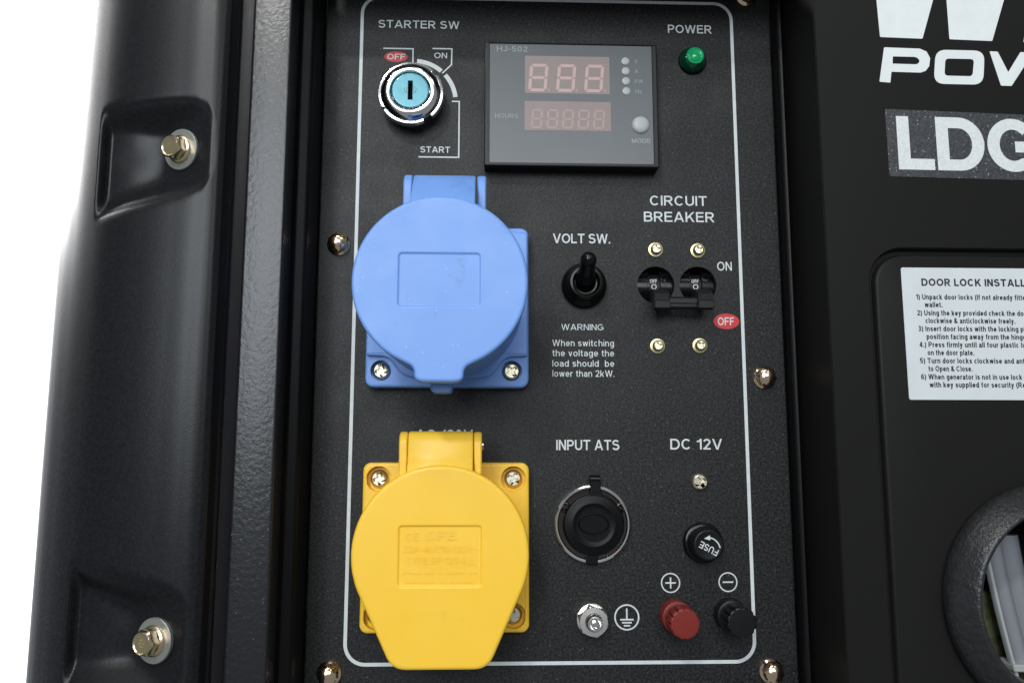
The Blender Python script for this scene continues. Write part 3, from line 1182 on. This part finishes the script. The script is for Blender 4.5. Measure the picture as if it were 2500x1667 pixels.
def screw_set(parent, spots, r, h, m='steel', name='screw'):
    for i, (x, hh, z) in enumerate(spots):
        pan_screw(parent, (x, -hh, z), r, h, m, None, rot=.2 + .45 * i, name=name)


def nameplate_cover(parent, outline, hf, hb, bev, plate_rect, m, lines, ox, oz, relief, deep):
    cov = MB()
    x0, x1, z0, z1 = plate_rect
    hole = rr((x0 + x1) / 2, (z0 + z1) / 2, x1 - x0, z1 - z0, 1.2, 5)
    cov.plate(outline, hf, hb, bev, [(hole, deep, True, .5)], steps=4)
    c = cov.build('lid', m, parent, ang=40)
    for s, a0, a1, zb, cap, ww in lines:
        text(s, x0 + (x1 - x0) * a0, x0 + (x1 - x0) * a1, z0 + (z1 - z0) * zb, cap, m, c, h=hf - deep + relief, w=ww, lift=.02, name='embossed_lettering')
    return c


# blue: origin at the middle of its flange
bs = empty('blue_socket', (-43.1, 0, 1.6), 'blue industrial power socket with round hinged lid', 'socket')
b_hole = [(circle(-27.2, -27.0, 4.3, 28), 2.2, True), (circle(26.6, -27.0, 4.3, 28), 2.2, True), (circle(26.6, 27.0, 4.3, 28), 2.2, True)]
f_ = MB()
f_.plate(rr(0, 0, 67.3, 67.6, 3.4, 7), 7.0, 0, 1.0, b_hole)
f_.build('flange', 'blue', bs, ang=40)
f2 = MB()                                   # raised body with step above the screw ears
f2.plate(roundpoly([(-33.2, -21.0, 1.0), (-24, -21.4, 3), (-18, -30, 5), (18, -30, 5), (24, -21.4, 3), (33.2, -21.0, 1.0), (33.2, 31, 1.5), (20, 32.8, 3), (-20, 32.8, 3), (-33.2, 31, 1.5)]), 9.4, 6.5, .8)
f2.build('raised_body', 'blue', bs, ang=40)
MB().lathe([(31.5, 9.0), (30.0, 20), (28.0, 36), (27.2, 46.5)], 72, -0.4, .9, cap1=False).build('sleeve', 'blue', bs, ang=40)
CX, CZ, R_ = -0.85, 1.1, 31.9
tab = []
a0 = math.degrees(math.asin(12.5 / R_))
pts = [(x, z, 0) for x, z in arc(CX, CZ, R_, R_, -90 + a0, 270 - a0, 90)]
pts += [(CX - 8.8, CZ - 31.2, 4.2), (CX - 8.8, CZ - 36.4, 4.0), (CX + 8.8, CZ - 36.4, 4.0), (CX + 8.8, CZ - 31.2, 4.2)]
outline = roundpoly(pts)
bl_lid = nameplate_cover(bs, outline, 52.0, 45.5, 1.1, (CX - 14.9, CX + 14.4, CZ - 9.0, CZ + 10.3), 'blue',
                         [], 0, 0, .05, .45)
# hinge strap runs back from the lid to the pivot
st = MB()
hw = 11.9
sp = [(23.0, 51.2), (29.5, 51.0), (33.5, 48.8), (38.0, 44.4), (43.0, 39.6), (46.4, 35.6), (47.4, 32.5), (46.6, 29.5)]
th = 3.4
lo = []
for i, (z, h) in enumerate(sp):
    a = Vector(sp[max(i - 1, 0)])
    b = Vector(sp[min(i + 1, len(sp) - 1)])
    d = (b - a).normalized()
    nrm = Vector((-d.y, d.x))
    if nrm.y < 0 and i < 5:
        nrm = -nrm
    if i >= 5:
        nrm = Vector((abs(nrm.x), nrm.y))
    q = Vector((z, h)) - nrm * th
    e = .7
    lo.append([(-hw, -h + e * .6, z - .2 * e), (-hw + e, -h, z), (hw - e, -h, z), (hw, -h + e * .6, z - .2 * e), (hw, -q.y, q.x), (-hw, -q.y, q.x)])
st.loft(lo, True, True, True)
st.build('hinge_strap', 'blue', bs, (CX + .4, 0, 0), ang=40)
for s in (-1, 1):
    ear = MB()
    # ear plate in the y-z plane, rounded at its top
    prof = [(-6.0, 8.5), (-37.0, 8.5 + 14)] + [(-30 - 8.5 * math.cos(t), 40.6 + 7.6 * math.sin(t)) for t in [PI * k / 12 for k in range(13)]] + [(-21.5, 34.0), (-8, 26)]
    prof = [(-5.0, 20.0), (-36.5, 20.0)] + [(-30 - 6.5 * math.cos(t), 41.2 + 6.8 * math.sin(t)) for t in [PI * k / 12 for k in range(13)]] + [(-23.0, 34.0), (-5.0, 31.0)]
    xa, xb = (-16.4, -13.0) if s < 0 else (12.2, 15.6)
    e = .5
    ear.loft([[(xa, y, z) for y, z in inset(prof[::-1], e)[::-1]], [(xa + e, y, z) for y, z in prof], [(xb - e, y, z) for y, z in prof], [(xb, y, z) for y, z in inset(prof[::-1], e)[::-1]]], True, True, True)
    ear.build('hinge_ear', 'blue', bs, ang=40)
lug = MB()
lug.box(-4.6, 3.4, -40, -27, -38.0, -29.0, 1.6)
lug.build('latch_lug', 'blue', bs)
screw_set(bs, [(-27.2, 4.8, -27.0), (26.6, 4.8, -27.0), (26.6, 4.8, 27.0)], 3.7, 2.2, 'pale_zinc')

# yellow
ys = empty('yellow_socket', (-43.0, 0, -96.2), 'yellow industrial power socket with tapered hinged lid', 'socket')
y_hole = [(circle(sx_ * 27.3, sz_ * 26.9, 5.1, 30), 3.6, True) for sx_ in (-1, 1) for sz_ in (-1, 1)]
f_ = MB()
f_.plate(rr(0, 0, 67.4, 66.8, 3.2, 7), 6.2, 0, 1.1, y_hole)
f_.build('flange', 'yellow', ys, ang=40)
MB().lathe([(30.5, 6.0), (29.5, 14), (28.6, 24.5)], 72, -.4, 0, cap1=False).build('sleeve', 'yellow', ys, ang=40)
CX, CZ, R_ = -.8, -.25, 33.2
pts = [(x, z, 0) for x, z in arc(CX, CZ, R_, R_, -22, 202, 80)]
pts += [(CX - 17.2, CZ - 40.9, 5.2), (CX + 18.0, CZ - 40.9, 5.2)]
outline = roundpoly(pts)
ye_lid = nameplate_cover(ys, outline, 30.0, 23.8, 1.3, (CX - 15.4, CX + 15.1, CZ - 11.2, CZ + 10.6), 'yellow',
                         [('CE', .08, .24, .76, 2.9, .2), ('SFE', .31, .70, .77, 3.4, .26), ('32A-4h/110-130V~', .05, .95, .56, 2.5, .17),
                          ('TYPE SF-123-4', .09, .82, .37, 2.5, .17), ('---- -- - ---- --', .05, .96, .18, 2.2, .30), ('----- - ----', .08, .90, .03, 1.8, .24)], 0, 0, .15, .65)
tri = MB()
tx, tz = CX + 11.7, CZ - 2.3
tri.ribbon([(tx - 1.3, tz - 1.1), (tx + 1.3, tz - 1.1), (tx, tz + 1.4)], .35, 29.51, True)
tri.build('embossed_lettering', 'yellow', ye_lid, recalc=False, flat=True)
st = MB()
hw = 12.4
sp = [(26.0, 29.4), (30.0, 29.2), (32.6, 28.6), (34.6, 27.4), (37.0, 26.6), (41.0, 26.2), (44.0, 25.2), (45.4, 23.0), (45.8, 20.0), (45.0, 17.0)]
lo = []
for i, (z, h) in enumerate(sp):
    a = Vector(sp[max(i - 1, 0)])
    b = Vector(sp[min(i + 1, len(sp) - 1)])
    d = (b - a).normalized()
    nrm = Vector((-d.y, d.x))
    if nrm.y < 0 and i < 6:
        nrm = -nrm
    if i >= 6:
        nrm = Vector((abs(nrm.x), abs(nrm.y)))
    q = Vector((z, h)) - nrm * 3.0
    e = .7
    lo.append([(-hw, -h + e * .6, z - .2 * e), (-hw + e, -h, z), (hw - e, -h, z), (hw, -h + e * .6, z - .2 * e), (hw, -q.y, q.x), (-hw, -q.y, q.x)])
st.loft(lo, True, True, True)
st.build('hinge_strap', 'yellow', ys, (-1.4, 0, 0), ang=40)
for s in (-1, 1):
    ear = MB()
    prof = [(-4.0, 24.0), (-24.5, 24.0)] + [(-20 - 5.0 * math.cos(t), 40.4 + 5.2 * math.sin(t)) for t in [PI * k / 12 for k in range(13)]] + [(-13.5, 34.5), (-4.0, 33.0)]
    xa, xb = (-17.4, -14.2) if s < 0 else (11.3, 14.4)
    e = .5
    ear.loft([[(xa, y, z) for y, z in inset(prof[::-1], e)[::-1]], [(xa + e, y, z) for y, z in prof], [(xb - e, y, z) for y, z in prof], [(xb, y, z) for y, z in inset(prof[::-1], e)[::-1]]], True, True, True)
    ear.build('hinge_ear', 'yellow', ys, ang=40)
pin = MB()
pin.tube([(14.2, -20, 40.4), (15.0, -20, 40.4), (15.3, -20, 40.4)], [1.9, 1.9, 1.4], 20)
pin.build('hinge_pin', 'brass', ys)
screw_set(ys, [(sx_ * 27.3, 2.6, sz_ * 26.9) for sx_ in (-1, 1) for sz_ in (1, -1)], 3.7, 2.3, 'pale_zinc')

# ------------------------------------------------------------------ toggle switch
tg = empty('toggle_switch', (14.6, 0, 12.0), 'black rubber booted toggle switch with its lever up', 'switch')
MB().lathe([(9.6, 0), (9.7, 1.2), (9.5, 3.0), (8.6, 4.2), (7.9, 5.0), (7.5, 6.6), (7.2, 8.6), (6.7, 9.4), (5.8, 9.5), (5.2, 8.6), (4.9, 7.0), (2.0, 6.5)], 64,
           shape=None).build('boot', 'black_gloss', tg)
lv = MB()
path, rad = [], []
a_, b_ = Vector((0, -5.5, .2)), Vector((-.6, -21.5, 6.4))
for k in range(9):
    t = k / 8
    path.append(tuple(a_.lerp(b_, t)))
    rad.append(4.6 * (1 - t) + 3.35 * t if t < .4 else 3.55 - .25 * t + .15 * math.sin(t * 6))
d = (b_ - a_).normalized()
for k in range(1, 7):
    an = PI / 2 * k / 6
    path.append(tuple(b_ + d * (3.35 * math.sin(an))))
    rad.append(max(.15, 3.36 * math.cos(an)))
lv.tube(path, rad, 28)
lv.build('lever', 'black_gloss', tg, ang=60)

# ------------------------------------------------------------------ circuit breaker
cb = empty('circuit_breaker', (55.05, 0, -16), 'black two pole circuit breaker with tied levers switched off', 'circuit breaker')
for k, (hx, hz) in enumerate(HOLES):
    x, z = hx - 55.05, hz + 16
    drum = MB()                              # a drum behind each hole, axis left to right, with a slot for the lever
    for xa, xb, r in ((-11.0, -3.05, 11.2), (-3.05, -2.55, 11.9), (2.55, 3.05, 11.9), (3.05, 4.6, 11.2), (4.6, 5.0, 11.7), (5.0, 11.0, 11.2)):
        n = 26
        la = [(x + xa, 14.0 - r * math.cos(t), z + r * math.sin(t)) for t in [math.radians(-80 + 160 * i / n) for i in range(n + 1)]]
        lb = [(x + xb, p[1], p[2]) for p in la]
        drum.loft([[(x + xa, 18, z), *la], [(x + xb, 18, z), *lb]], True, True, True)
    cs = MB()  # dark open box added behind each hole to block light from the backdrop
    q_ = [(x - 9.6 if k else x - 11, z - 15), (x + 11 if k else x + 8.6, z - 15), (x + 11 if k else x + 8.6, z + 15), (x - 9.6 if k else x - 11, z + 15)]
    cs.loft([[(a_, 2.1, b_) for a_, b_ in q_], [(a_, 26, b_) for a_, b_ in q_]], True, False, True)
    cs.build('case', 'void', cb)
    dr = drum.build('pole_housing', 'black_gloss', cb, ang=25)
    rot_ = MB()
    n = 22
    r = 10.4
    la = [(x - 2.4, 14.0 - r * math.cos(t), z + r * math.sin(t)) for t in [math.radians(-60 + 92 * i / n) for i in range(n + 1)]]
    lb = [(x + 2.4, p[1], p[2]) for p in la]
    rot_.loft([[(x - 2.4, 18, z), *la], [(x + 2.4, 18, z), *lb]], True, True, True)
    ro = rot_.build('rotor', 'black_satin', cb, ang=25)

    def on_rotor(px, pz, x=x, z=z, r=r):
        return (px, pz)
    # OFF and O on the rotor, standing on the drum surface
    for s, xa, xb, zz, cap in (('OFF', -1.75, 1.35, 1.55, 1.75),):
        o = text(s, x + xa, x + xb, z + zz, cap, 'print', ro, h=0.32, w=.18)
        o.rotation_euler = (0, 0, 0)
        for v in o.data.vertices:
            zz_ = v.co.z / MM - z
            v.co.y = (14.0 - math.sqrt(max(.1, (r + .06) ** 2 - zz_ ** 2)) + (v.co.y / MM + .32)) * MM
    om = MB()
    om.ribbon(circle(x - .1, z - .1, 1.0, 24), .36, 0.06, True)
    oo = om.build('off_mark', 'print', ro, recalc=False, flat=True)
    for v in oo.data.vertices:
        zz_ = v.co.z / MM - z
        v.co.y = (14.0 - math.sqrt((r + .06) ** 2 - zz_ ** 2)) * MM
    # lever: neck from the rotor, then the ribbed paddle
    nk = MB()
    loops = []
    for xa, xb, ya, za, zb_, yb in ((-2.3, 2.3, 3.0, -1.8, -7.0, 3.0), (-2.2, 2.5, -3.0, -2.4, -8.0, -3.0), (-2.6, 3.2, -8.5, -4.2, -10.6, -7.5)):
        loops.append([(x + xa, ya, z + za), (x + xb, ya, z + za), (x + xb, yb, z + zb_), (x + xa, yb, z + zb_)])
    nk.loft(loops, True, True, True)
    lev = nk.build('lever', 'handle', cb, ang=30)
    pd = MB()
    ppts = [(-8.0, -4.0), (-11.2, -5.4)]
    ppts += [(-12.9 + (.18 if i % 2 else 0), -6.1 - .42 * i) for i in range(8)]
    ppts += [(-13.2, -9.6), (-13.0, -12.2), (-11.0, -12.7), (-8.0, -12.4)]
    pd.loft([[(x - 3.6, y, z + zz) for y, zz in ppts], [(x - 3.3, y - .25, z + zz) for y, zz in ppts], [(x + 2.6, y - .25, z + zz) for y, zz in ppts], [(x + 2.9, y, z + zz) for y, zz in ppts]], True, True, True)
    pd.build('paddle', 'handle', lev, ang=20)
tie = MB()
zt = HOLES[0][1] + 16
tie.loft([[(xx_, y, z) for y, z in ((-7.6, zt - 7.2), (-10.6, zt - 7.2), (-11.4, zt - 8.0), (-11.4, zt - 9.9), (-10.8, zt - 10.2), (-10.8, zt - 11.3), (-10.2, zt - 12.0), (-7.6, zt - 12.0))] for xx_ in (-6.3, 5.6)], True, True, True)
tie.build('tie_bar', 'black_satin', cb, ang=30)
for i, (x, z, rt) in enumerate(((46.0, 28.2, .1), (64.4, 28.0, .5), (45.9, -13.8, .3), (64.1, -13.5, .75))):
    pan_screw(cb, (x - 55.05, 0, z + 16), 2.35, 2.0, 'pale_zinc', 3.3, rt, recess=1.6)

# ------------------------------------------------------------------ ATS socket
ats = empty('round_socket', (16.9, 0, -87.7), 'round metal socket with black rubber cap under INPUT ATS', 'socket')
MB().lathe([(15.6, 0), (15.4, 1.9), (15.3, 2.2), (15.0, 2.6), (14.8, 2.35), (11.0, 2.2)], 96, cap1=False).build('mounting_ring', 'gun', ats)
rim = MB()
rim.lathe([(15.62, 0.2), (15.75, 2.3), (15.6, 2.8), (15.1, 3.1), (14.5, 3.05), (14.1, 2.7), (14.0, 2.3)], 96, cap1=False)
rim.build('polished_rim', 'chrome', ats)
cap_ = MB()
n = 96
loops = []
for r, h in ((12.5, 1.6), (12.6, 3.2), (12.3, 3.8), (11.6, 4.0), (9.4, 4.05), (8.9, 4.3), (8.4, 4.3), (8.0, 4.0), (6.6, 3.95)):
    loops.append([(r * math.cos(2 * PI * i / n) + .4, -h, r * math.sin(2 * PI * i / n) - .2) for i in range(n)])
cap_.loft(loops, True, False, True)
cpo = cap_.build('rubber_cap', 'rubber', ats, ang=50)
ov = MB()
ov.loft([[(rx * math.cos(2 * PI * i / 60) + .2, -h, ry * math.sin(2 * PI * i / 60) + .1) for i in range(60)] for rx, ry, h in ((6.4, 4.3, 3.8), (6.4, 4.3, 4.1), (6.1, 4.0, 4.3), (5.8, 3.75, 4.1), (5.6, 3.6, 3.8))], True)
ov.build('emblem_ring', 'rubber', cpo, ang=50)
text('RX', -3.0, 3.2, -1.9, 3.8, 'rubber', cpo, h=4.15, w=.16, lift=.02, name='emblem_lettering')
tabm = MB()
tabm.plate(roundpoly([(-1.6, 10.5, 0), (4.8, 10.2, 0), (3.5, 13.2, 2.2), (3.2, 18.9, .5), (-.9, 19.0, .5), (-1.0, 13.4, 2.2)])[::1], 4.0, 2.6, .4)
tabm.build('cap_tab', 'rubber', cpo)
hng = MB()
hng.tube([(-.9, -2.6, 18.2), (1, -2.6, 18.2), (3.1, -2.6, 18.2)], 1.7, 18)
hng.build('hinge_barrel', 'black_gloss', ats)
tab2 = MB()
tab2.plate(roundpoly([(-3.4, -11.5, 0), (-2.9, -16.1, 1.0), (1.9, -16.1, 1.0), (2.2, -11.5, 0)]), 3.6, 1.0, .4)
tab2.build('pull_tab', 'rubber', cpo)
for s, z in ((-11.1, 6.7), (11.6, 6.3)):
    pan_screw(ats, (s, -2.2, z), 2.2, .7, 'gun', None, .4)

# ------------------------------------------------------------------ fuse holder
fh = empty('fuse_holder', (62.7, 0, -95.4), 'round black fuse holder cap with upside down FUSE lettering', 'fuse holder')


def knurl(n, depth):
    def f(a, h):
        return 1.0 - depth * (0.5 + 0.5 * math.cos(n * a))
    return f


MB().lathe([(8.2, 0), (8.2, 1.6), (7.8, 2.4), (6.9, 2.8)], 96).build('collar', 'black_gloss', fh)
MB().lathe([(6.9, 2.4), (6.8, 5.0), (6.5, 8.6), (6.1, 9.7), (5.6, 10.0), (5.2, 9.9)], 120, shape=lambda a, h: 1 - (.035 * (.5 + .5 * math.cos(30 * a)) if h < 9 else 0)).build('cap', 'black_satin', fh, ang=60)


def fuse_tf(x, z):
    a = math.radians(180 - 27)
    return (x * math.cos(a) - z * math.sin(a) + .1, x * math.sin(a) + z * math.cos(a) - .9)


text('FUSE', -4.0, 4.0, -.9, 2.7, 'print', fh, h=10.05, w=.15, xform=fuse_tf)
ar = MB()
ar.ribbon(arc(-.4, -2.2, 5.0, 5.2, 12, 84, 14), .5, 10.05)
q = [(-1.9, 2.6), (.6, 1.9), (.5, 3.9)]
ar.face([ar.v(x, -10.06, z) for x, z in q])
ar.build('turn_arrow', 'print', fh, recalc=False, flat=True)

# ------------------------------------------------------------------ binding posts and earth stud


def binding_post(x, z, m, label):
    t = empty('binding_post', (x, 0, z), label, 'terminal', 'binding posts of the twelve volt outlet')
    MB().lathe([(6.5, 0), (6.5, 4.6), (6.2, 5.4), (5.6, 5.6)], 56).build('base', m, t)
    MB().lathe([(4.6, 5.2), (4.5, 9.4)], 40, cap1=False).build('neck', m, t)
    MB().lathe([(5.2, 8.6), (6.0, 9.0), (6.1, 11.0), (6.05, 15.2), (5.9, 16.4), (5.45, 16.9), (4.9, 16.95)], 120,
               shape=lambda a, h: 1 - .14 * max(0, math.cos(12 * a)) ** 3 if 8.8 < h < 16.6 else 1 - .02 * max(0, math.cos(12 * a)) ** 3).build('knob', m, t, ang=50)
    return t


binding_post(50.6, -124.4, 'red', 'red plastic binding post below the plus symbol')
binding_post(72.9, -124.0, 'black_satin', 'black plastic binding post below the minus symbol')
es = empty('earth_stud', (16.5, 0, -125.7), 'silver earth stud with hex nut beside the earth symbol', 'terminal')
MB().lathe([(6.4, 0), (6.4, .8), (6.2, 1.1), (4.5, 1.2)], 56, cap1=False).build('washer', 'steel', es)
nb = MB()
R = 11.0 / 2 / math.cos(PI / 6)
n = 72
rows = []
for r, h in ((R * .95, 1.0), (R, 1.5), (R, 5.2), (R * .96, 5.9), (R * .88, 6.3), (3.6, 6.4), (3.3, 6.0)):
    rows.append([(min(r, 5.5 / math.cos(((2 * PI * i / n + .3) % (PI / 3)) - PI / 6)) * math.cos(2 * PI * i / n), -h,
                  min(r, 5.5 / math.cos(((2 * PI * i / n + .3) % (PI / 3)) - PI / 6)) * math.sin(2 * PI * i / n)) for i in range(n)])
nb.loft(rows, True)
nb.build('nut', 'steel', es, ang=28)
MB().lathe([(3.3, 5.0), (3.0, 6.2), (3.3, 6.8), (3.0, 7.4), (3.3, 8.0), (3.0, 8.6), (3.2, 9.2), (2.9, 9.8), (2.3, 9.9), (1.9, 9.3), (1.4, 9.0), (.6, 9.35)], 40).build('stud', 'chrome', es, ang=30)

# ------------------------------------------------------------------ access door on the right
dr_ = empty('access_door', (105.5, -35, -170), 'matt black access door with white lettering, sticker and round grommet', 'door')
DX, DZ = -105.5, 170.0          # panel coordinates -> door coordinates


def dl(x, z):
    return (x + DX, z + DZ)


ring_c = (185.9, -113.0)
NR = 4 * 12


def loop_rect(x0, x1, z0, z1, r, h, n=12):
    o = rr((x0 + x1) / 2, (z0 + z1) / 2, x1 - x0, z1 - z0, r, n - 1)
    return [(x + DX, -h, z + DZ) for x, z in o]


gx0, gx1, gz0, gz1 = 121.9, 250.0, -190.0, 21.4
dm = MB()
loops = [loop_rect(105.5, 300, -200, 165, .6, -42), loop_rect(105.5, 300, -200, 165, .6, -.6), loop_rect(106.0, 299.5, -199.5, 164.5, .6, 0),
         loop_rect(gx0, gx1, gz0, gz1, 14, 0), loop_rect(gx0 + .35, gx1 - .35, gz0 + .35, gz1 - .35, 13.7, -.35),
         loop_rect(gx0 + .9, gx1 - .9, gz0 + .9, gz1 - .9, 13.2, -3.2),
         loop_rect(gx0 + 2.3, gx1 - 2.3, gz0 + 2.3, gz1 - 2.6, 12.0, -3.2), loop_rect(gx0 + 2.7, gx1 - 2.7, gz0 + 2.7, gz1 - 3.0, 11.8, -1.6),
         loop_rect(gx0 + 3.2, gx1 - 3.2, gz0 + 3.2, gz1 - 3.4, 11.5, -1.0), loop_rect(gx0 + 4.1, gx1 - 4.1, gz0 + 4.1, gz1 - 4.2, 10.8, -.75)]
inner = rr((gx0 + gx1) / 2, (gz0 + gz1) / 2, gx1 - gx0 - 8.2, gz1 - gz0 - 8.3, 10.8, 11)
rows = dm.loft(loops, True)
front = rows[-1]
edges = [dm.bm.edges.get((front[i], front[(i + 1) % len(front)])) for i in range(len(front))]
hl = circle(ring_c[0] + DX, ring_c[1] + DZ, 32.5, 64)
tv = [dm.v(x, .75, z) for x, z in hl]
bv = [dm.v(x, 3.0, z) for x, z in hl]
for i in range(64):
    j = (i + 1) % 64
    dm.face((tv[i], tv[j], bv[j], bv[i]))
    edges.append(dm.bm.edges.get((tv[i], tv[j])))
bmesh.ops.triangle_fill(dm.bm, edges=edges, use_beauty=True, use_dissolve=False, normal=(0, -1, 0))
dm.build('door_skin', 'door_paint', dr_, ang=38)
gm = MB()
gm.lathe([(43.4, .5), (43.5, 2.0), (43.0, 3.6), (42.0, 5.2), (40.2, 7.4), (38.4, 9.4), (36.9, 10.9), (36.1, 11.4), (35.3, 11.3), (34.6, 10.4), (33.6, 7.8), (32.6, 4.6), (31.9, 1.0), (31.6, -8.0)], 160,
         ring_c[0] + DX, ring_c[1] + DZ, cap1=False)
gro = gm.build('grommet', 'grommet', dr_, ang=60)


def dpoly(name, outline, m, h=.06, holes=(), parent=dr_):
    mb = MB()
    mb.fill([dl(*p) for p in outline], h, [[dl(*p) for p in q] for q in holes])
    return mb.build(name, m, parent, recalc=False, flat=True)


# large initial (runs out of the top of the picture) and the wide word below it
dpoly('lettering', roundpoly([(132.4, 108.9, .5), (150.0, 108.5, .5), (159.5, 137.5, 0), (131.5, 137.5, 0)]), 'door_print')
dpoly('lettering', roundpoly([(161.2, 108.5, .5), (179.0, 108.05, .5), (189.4, 137.5, 0), (161.2, 137.5, 0)]), 'door_print')
dpoly('lettering', roundpoly([(192.0, 107.8, .5), (207, 107.6, .5), (213.0, 137.5, 0), (199.5, 137.5, 0)]), 'door_print')
dpoly('lettering', roundpoly([(133.8, 104.5, .5), (148.6, 104.2, 0), (151.3, 103.0, 0), (152.6, 100.2, 0), (152.0, 96.8, 0), (150.4, 94.7, 0), (148.2, 93.9, 0), (136.2, 94.05, .4), (135.5, 89.4, .4), (131.0, 89.7, .5)][::-1]),
      'door_print', holes=[roundpoly([(137.2, 100.65, .3), (147.0, 100.6, 1.4), (148.3, 99.0, .8), (147.3, 97.4, 1.4), (136.9, 97.55, .3)])])
dpoly('lettering', roundpoly([(153.3, 89.25, 4.5), (173.8, 89.15, 4.5), (175.5, 103.8, 4.5), (155.1, 103.9, 4.5)]), 'door_print',
      holes=[roundpoly([(158.0, 92.8, 1.6), (169.6, 92.7, 1.6), (170.8, 100.1, 1.6), (158.9, 100.15, 1.6)])])
dpoly('lettering', roundpoly([(177.5, 103.6, .4), (180.9, 103.55, .4), (184.6, 94.8, .2), (190.4, 103.5, .3), (194.4, 103.4, .3), (197.6, 94.6, .2), (203.0, 103.3, .4), (207.4, 103.2, .4), (198.6, 88.7, .4), (194.6, 88.75, .4), (191.4, 97.2, .2), (185.5, 88.85, .4), (181.1, 88.9, .4)][::-1]), 'door_print')

lab = MB()
lab.plate([dl(*p) for p in roundpoly([(132.7, 50.1, .3), (225.0, 48.6, .3), (225.0, 75.7, .3), (132.5, 78.2, .3)])], .18, 0, .06)
lbo = lab.build('model_label', 'glitter', dr_)


def ldg_tf(x, z):
    return dl(x, z - (x - 132.5) * .010)


text('LDG', 136.7, 194.4, 53.1, 22.2, 'glitter_white', lbo, h=.22, w=.205, track=.05, xform=ldg_tf)

stk = MB()
stk.plate([dl(*p) for p in rr(177.6, -12.5, 84.8, 51.8, .8, 4)], -.55, -.75, .08)
sto = stk.build('instruction_sticker', 'paper', dr_)


def stext(s, x0, x1, zb, cap, w):
    return text(s, x0, x1, zb, cap, 'ink', sto, h=-.51, w=w, track=.12, xform=dl)


stext('DOOR LOCK INSTALL', 143.0, 184.6, 6.1, 2.95, .205)
stext('1) Unpack door locks (If not already fitte', 140.5, 184.2, .7, 2.1, .195)
stext('wallet.', 143.7, 150.8, -2.35, 2.1, .195)
stext('2) Using the key provided check the doo', 140.5, 184.2, -5.6, 2.1, .195)
stext('clockwise & anticlockwise freely.', 143.6, 179.3, -8.65, 2.1, .195)
stext('3) Insert door locks with the locking pla', 140.5, 184.2, -11.8, 2.1, .195)
stext('position facing away from the hinges', 143.6, 184.3, -14.9, 2.1, .195)
stext('4.) Press firmly until all four plastic lug', 140.5, 184.0, -18.05, 2.1, .195)
stext('on the door plate.', 143.6, 162.0, -21.15, 2.1, .195)
stext('5) Turn door locks clockwise and antic', 140.4, 183.6, -24.3, 2.1, .195)
stext('to Open & Close.', 143.5, 160.8, -27.4, 2.1, .195)
stext('6) When generator is not in use lock th', 140.4, 183.0, -30.55, 2.1, .195)
stext('with key supplied for security (Rec', 143.5, 182.6, -33.6, 2.1, .195)

# what shows through the grommet: grey moulded duct ribs in front of an olive liner
dc = empty('air_duct', (197.2, -18, -163), 'grey moulded duct ribs seen through the round grommet', 'duct')


def rib(c0, c1, c2, wd, y0, dep, m):
    """slightly bowed upright slab through three (x, z) points"""
    mb = MB()
    lp = []
    for i in range(15):
        t = i / 14
        x = c0[0] * (1 - t) ** 2 + 2 * c1[0] * t * (1 - t) + c2[0] * t * t
        z = c0[1] * (1 - t) ** 2 + 2 * c1[1] * t * (1 - t) + c2[1] * t * t + 47.0
        e = min(.4, wd * .2)
        bow = 0.30 * wd
        lp.append([(x + wd * k / 8, y0 + bow * (2 * k / 8 - 1) ** 2, z) for k in range(9)] + [(x + wd, y0 + bow + dep, z), (x, y0 + bow + dep, z)])
    mb.loft(lp, True, True, True)
    return mb.build('rib', m, dc, ang=50)


rib((-27.6, 24.0), (-25.0, 0.0), (-18.6, -29.0), 1.3, -1.5, 2.5, 'meter_grey')
rib((-24.0, 22.5), (-21.6, 0.0), (-15.6, -27.0), 6.2, 1.0, 4, 'duct')
rib((-17.4, 24.5), (-15.0, 0.0), (-9.0, -29.0), 9.0, 3.6, 4, 'duct')
mb = MB()
mb.box(-20, 20, -2.4, 10, 20.6, 23.4, .6)
mb.build('cross_rib', 'meter_grey', dc)
ol = MB()
ol.box(-52, -34, 20, 24, 4, 47, 1.0)
ol.box(-33.6, 40, 22, 24, 4, 47, 1.0)
ol.build('liner', 'olive', dc)
bx_ = MB()                                   # dark box added round the duct against light from behind, open towards the door
q_ = [(-56, -8), (44, -8), (44, 112), (-56, 112)]
bx_.loft([[(x, -13.2, z) for x, z in q_], [(x, 26, z) for x, z in q_]], True, False, True)
bx_.build('duct_light_stop', 'void', dc)
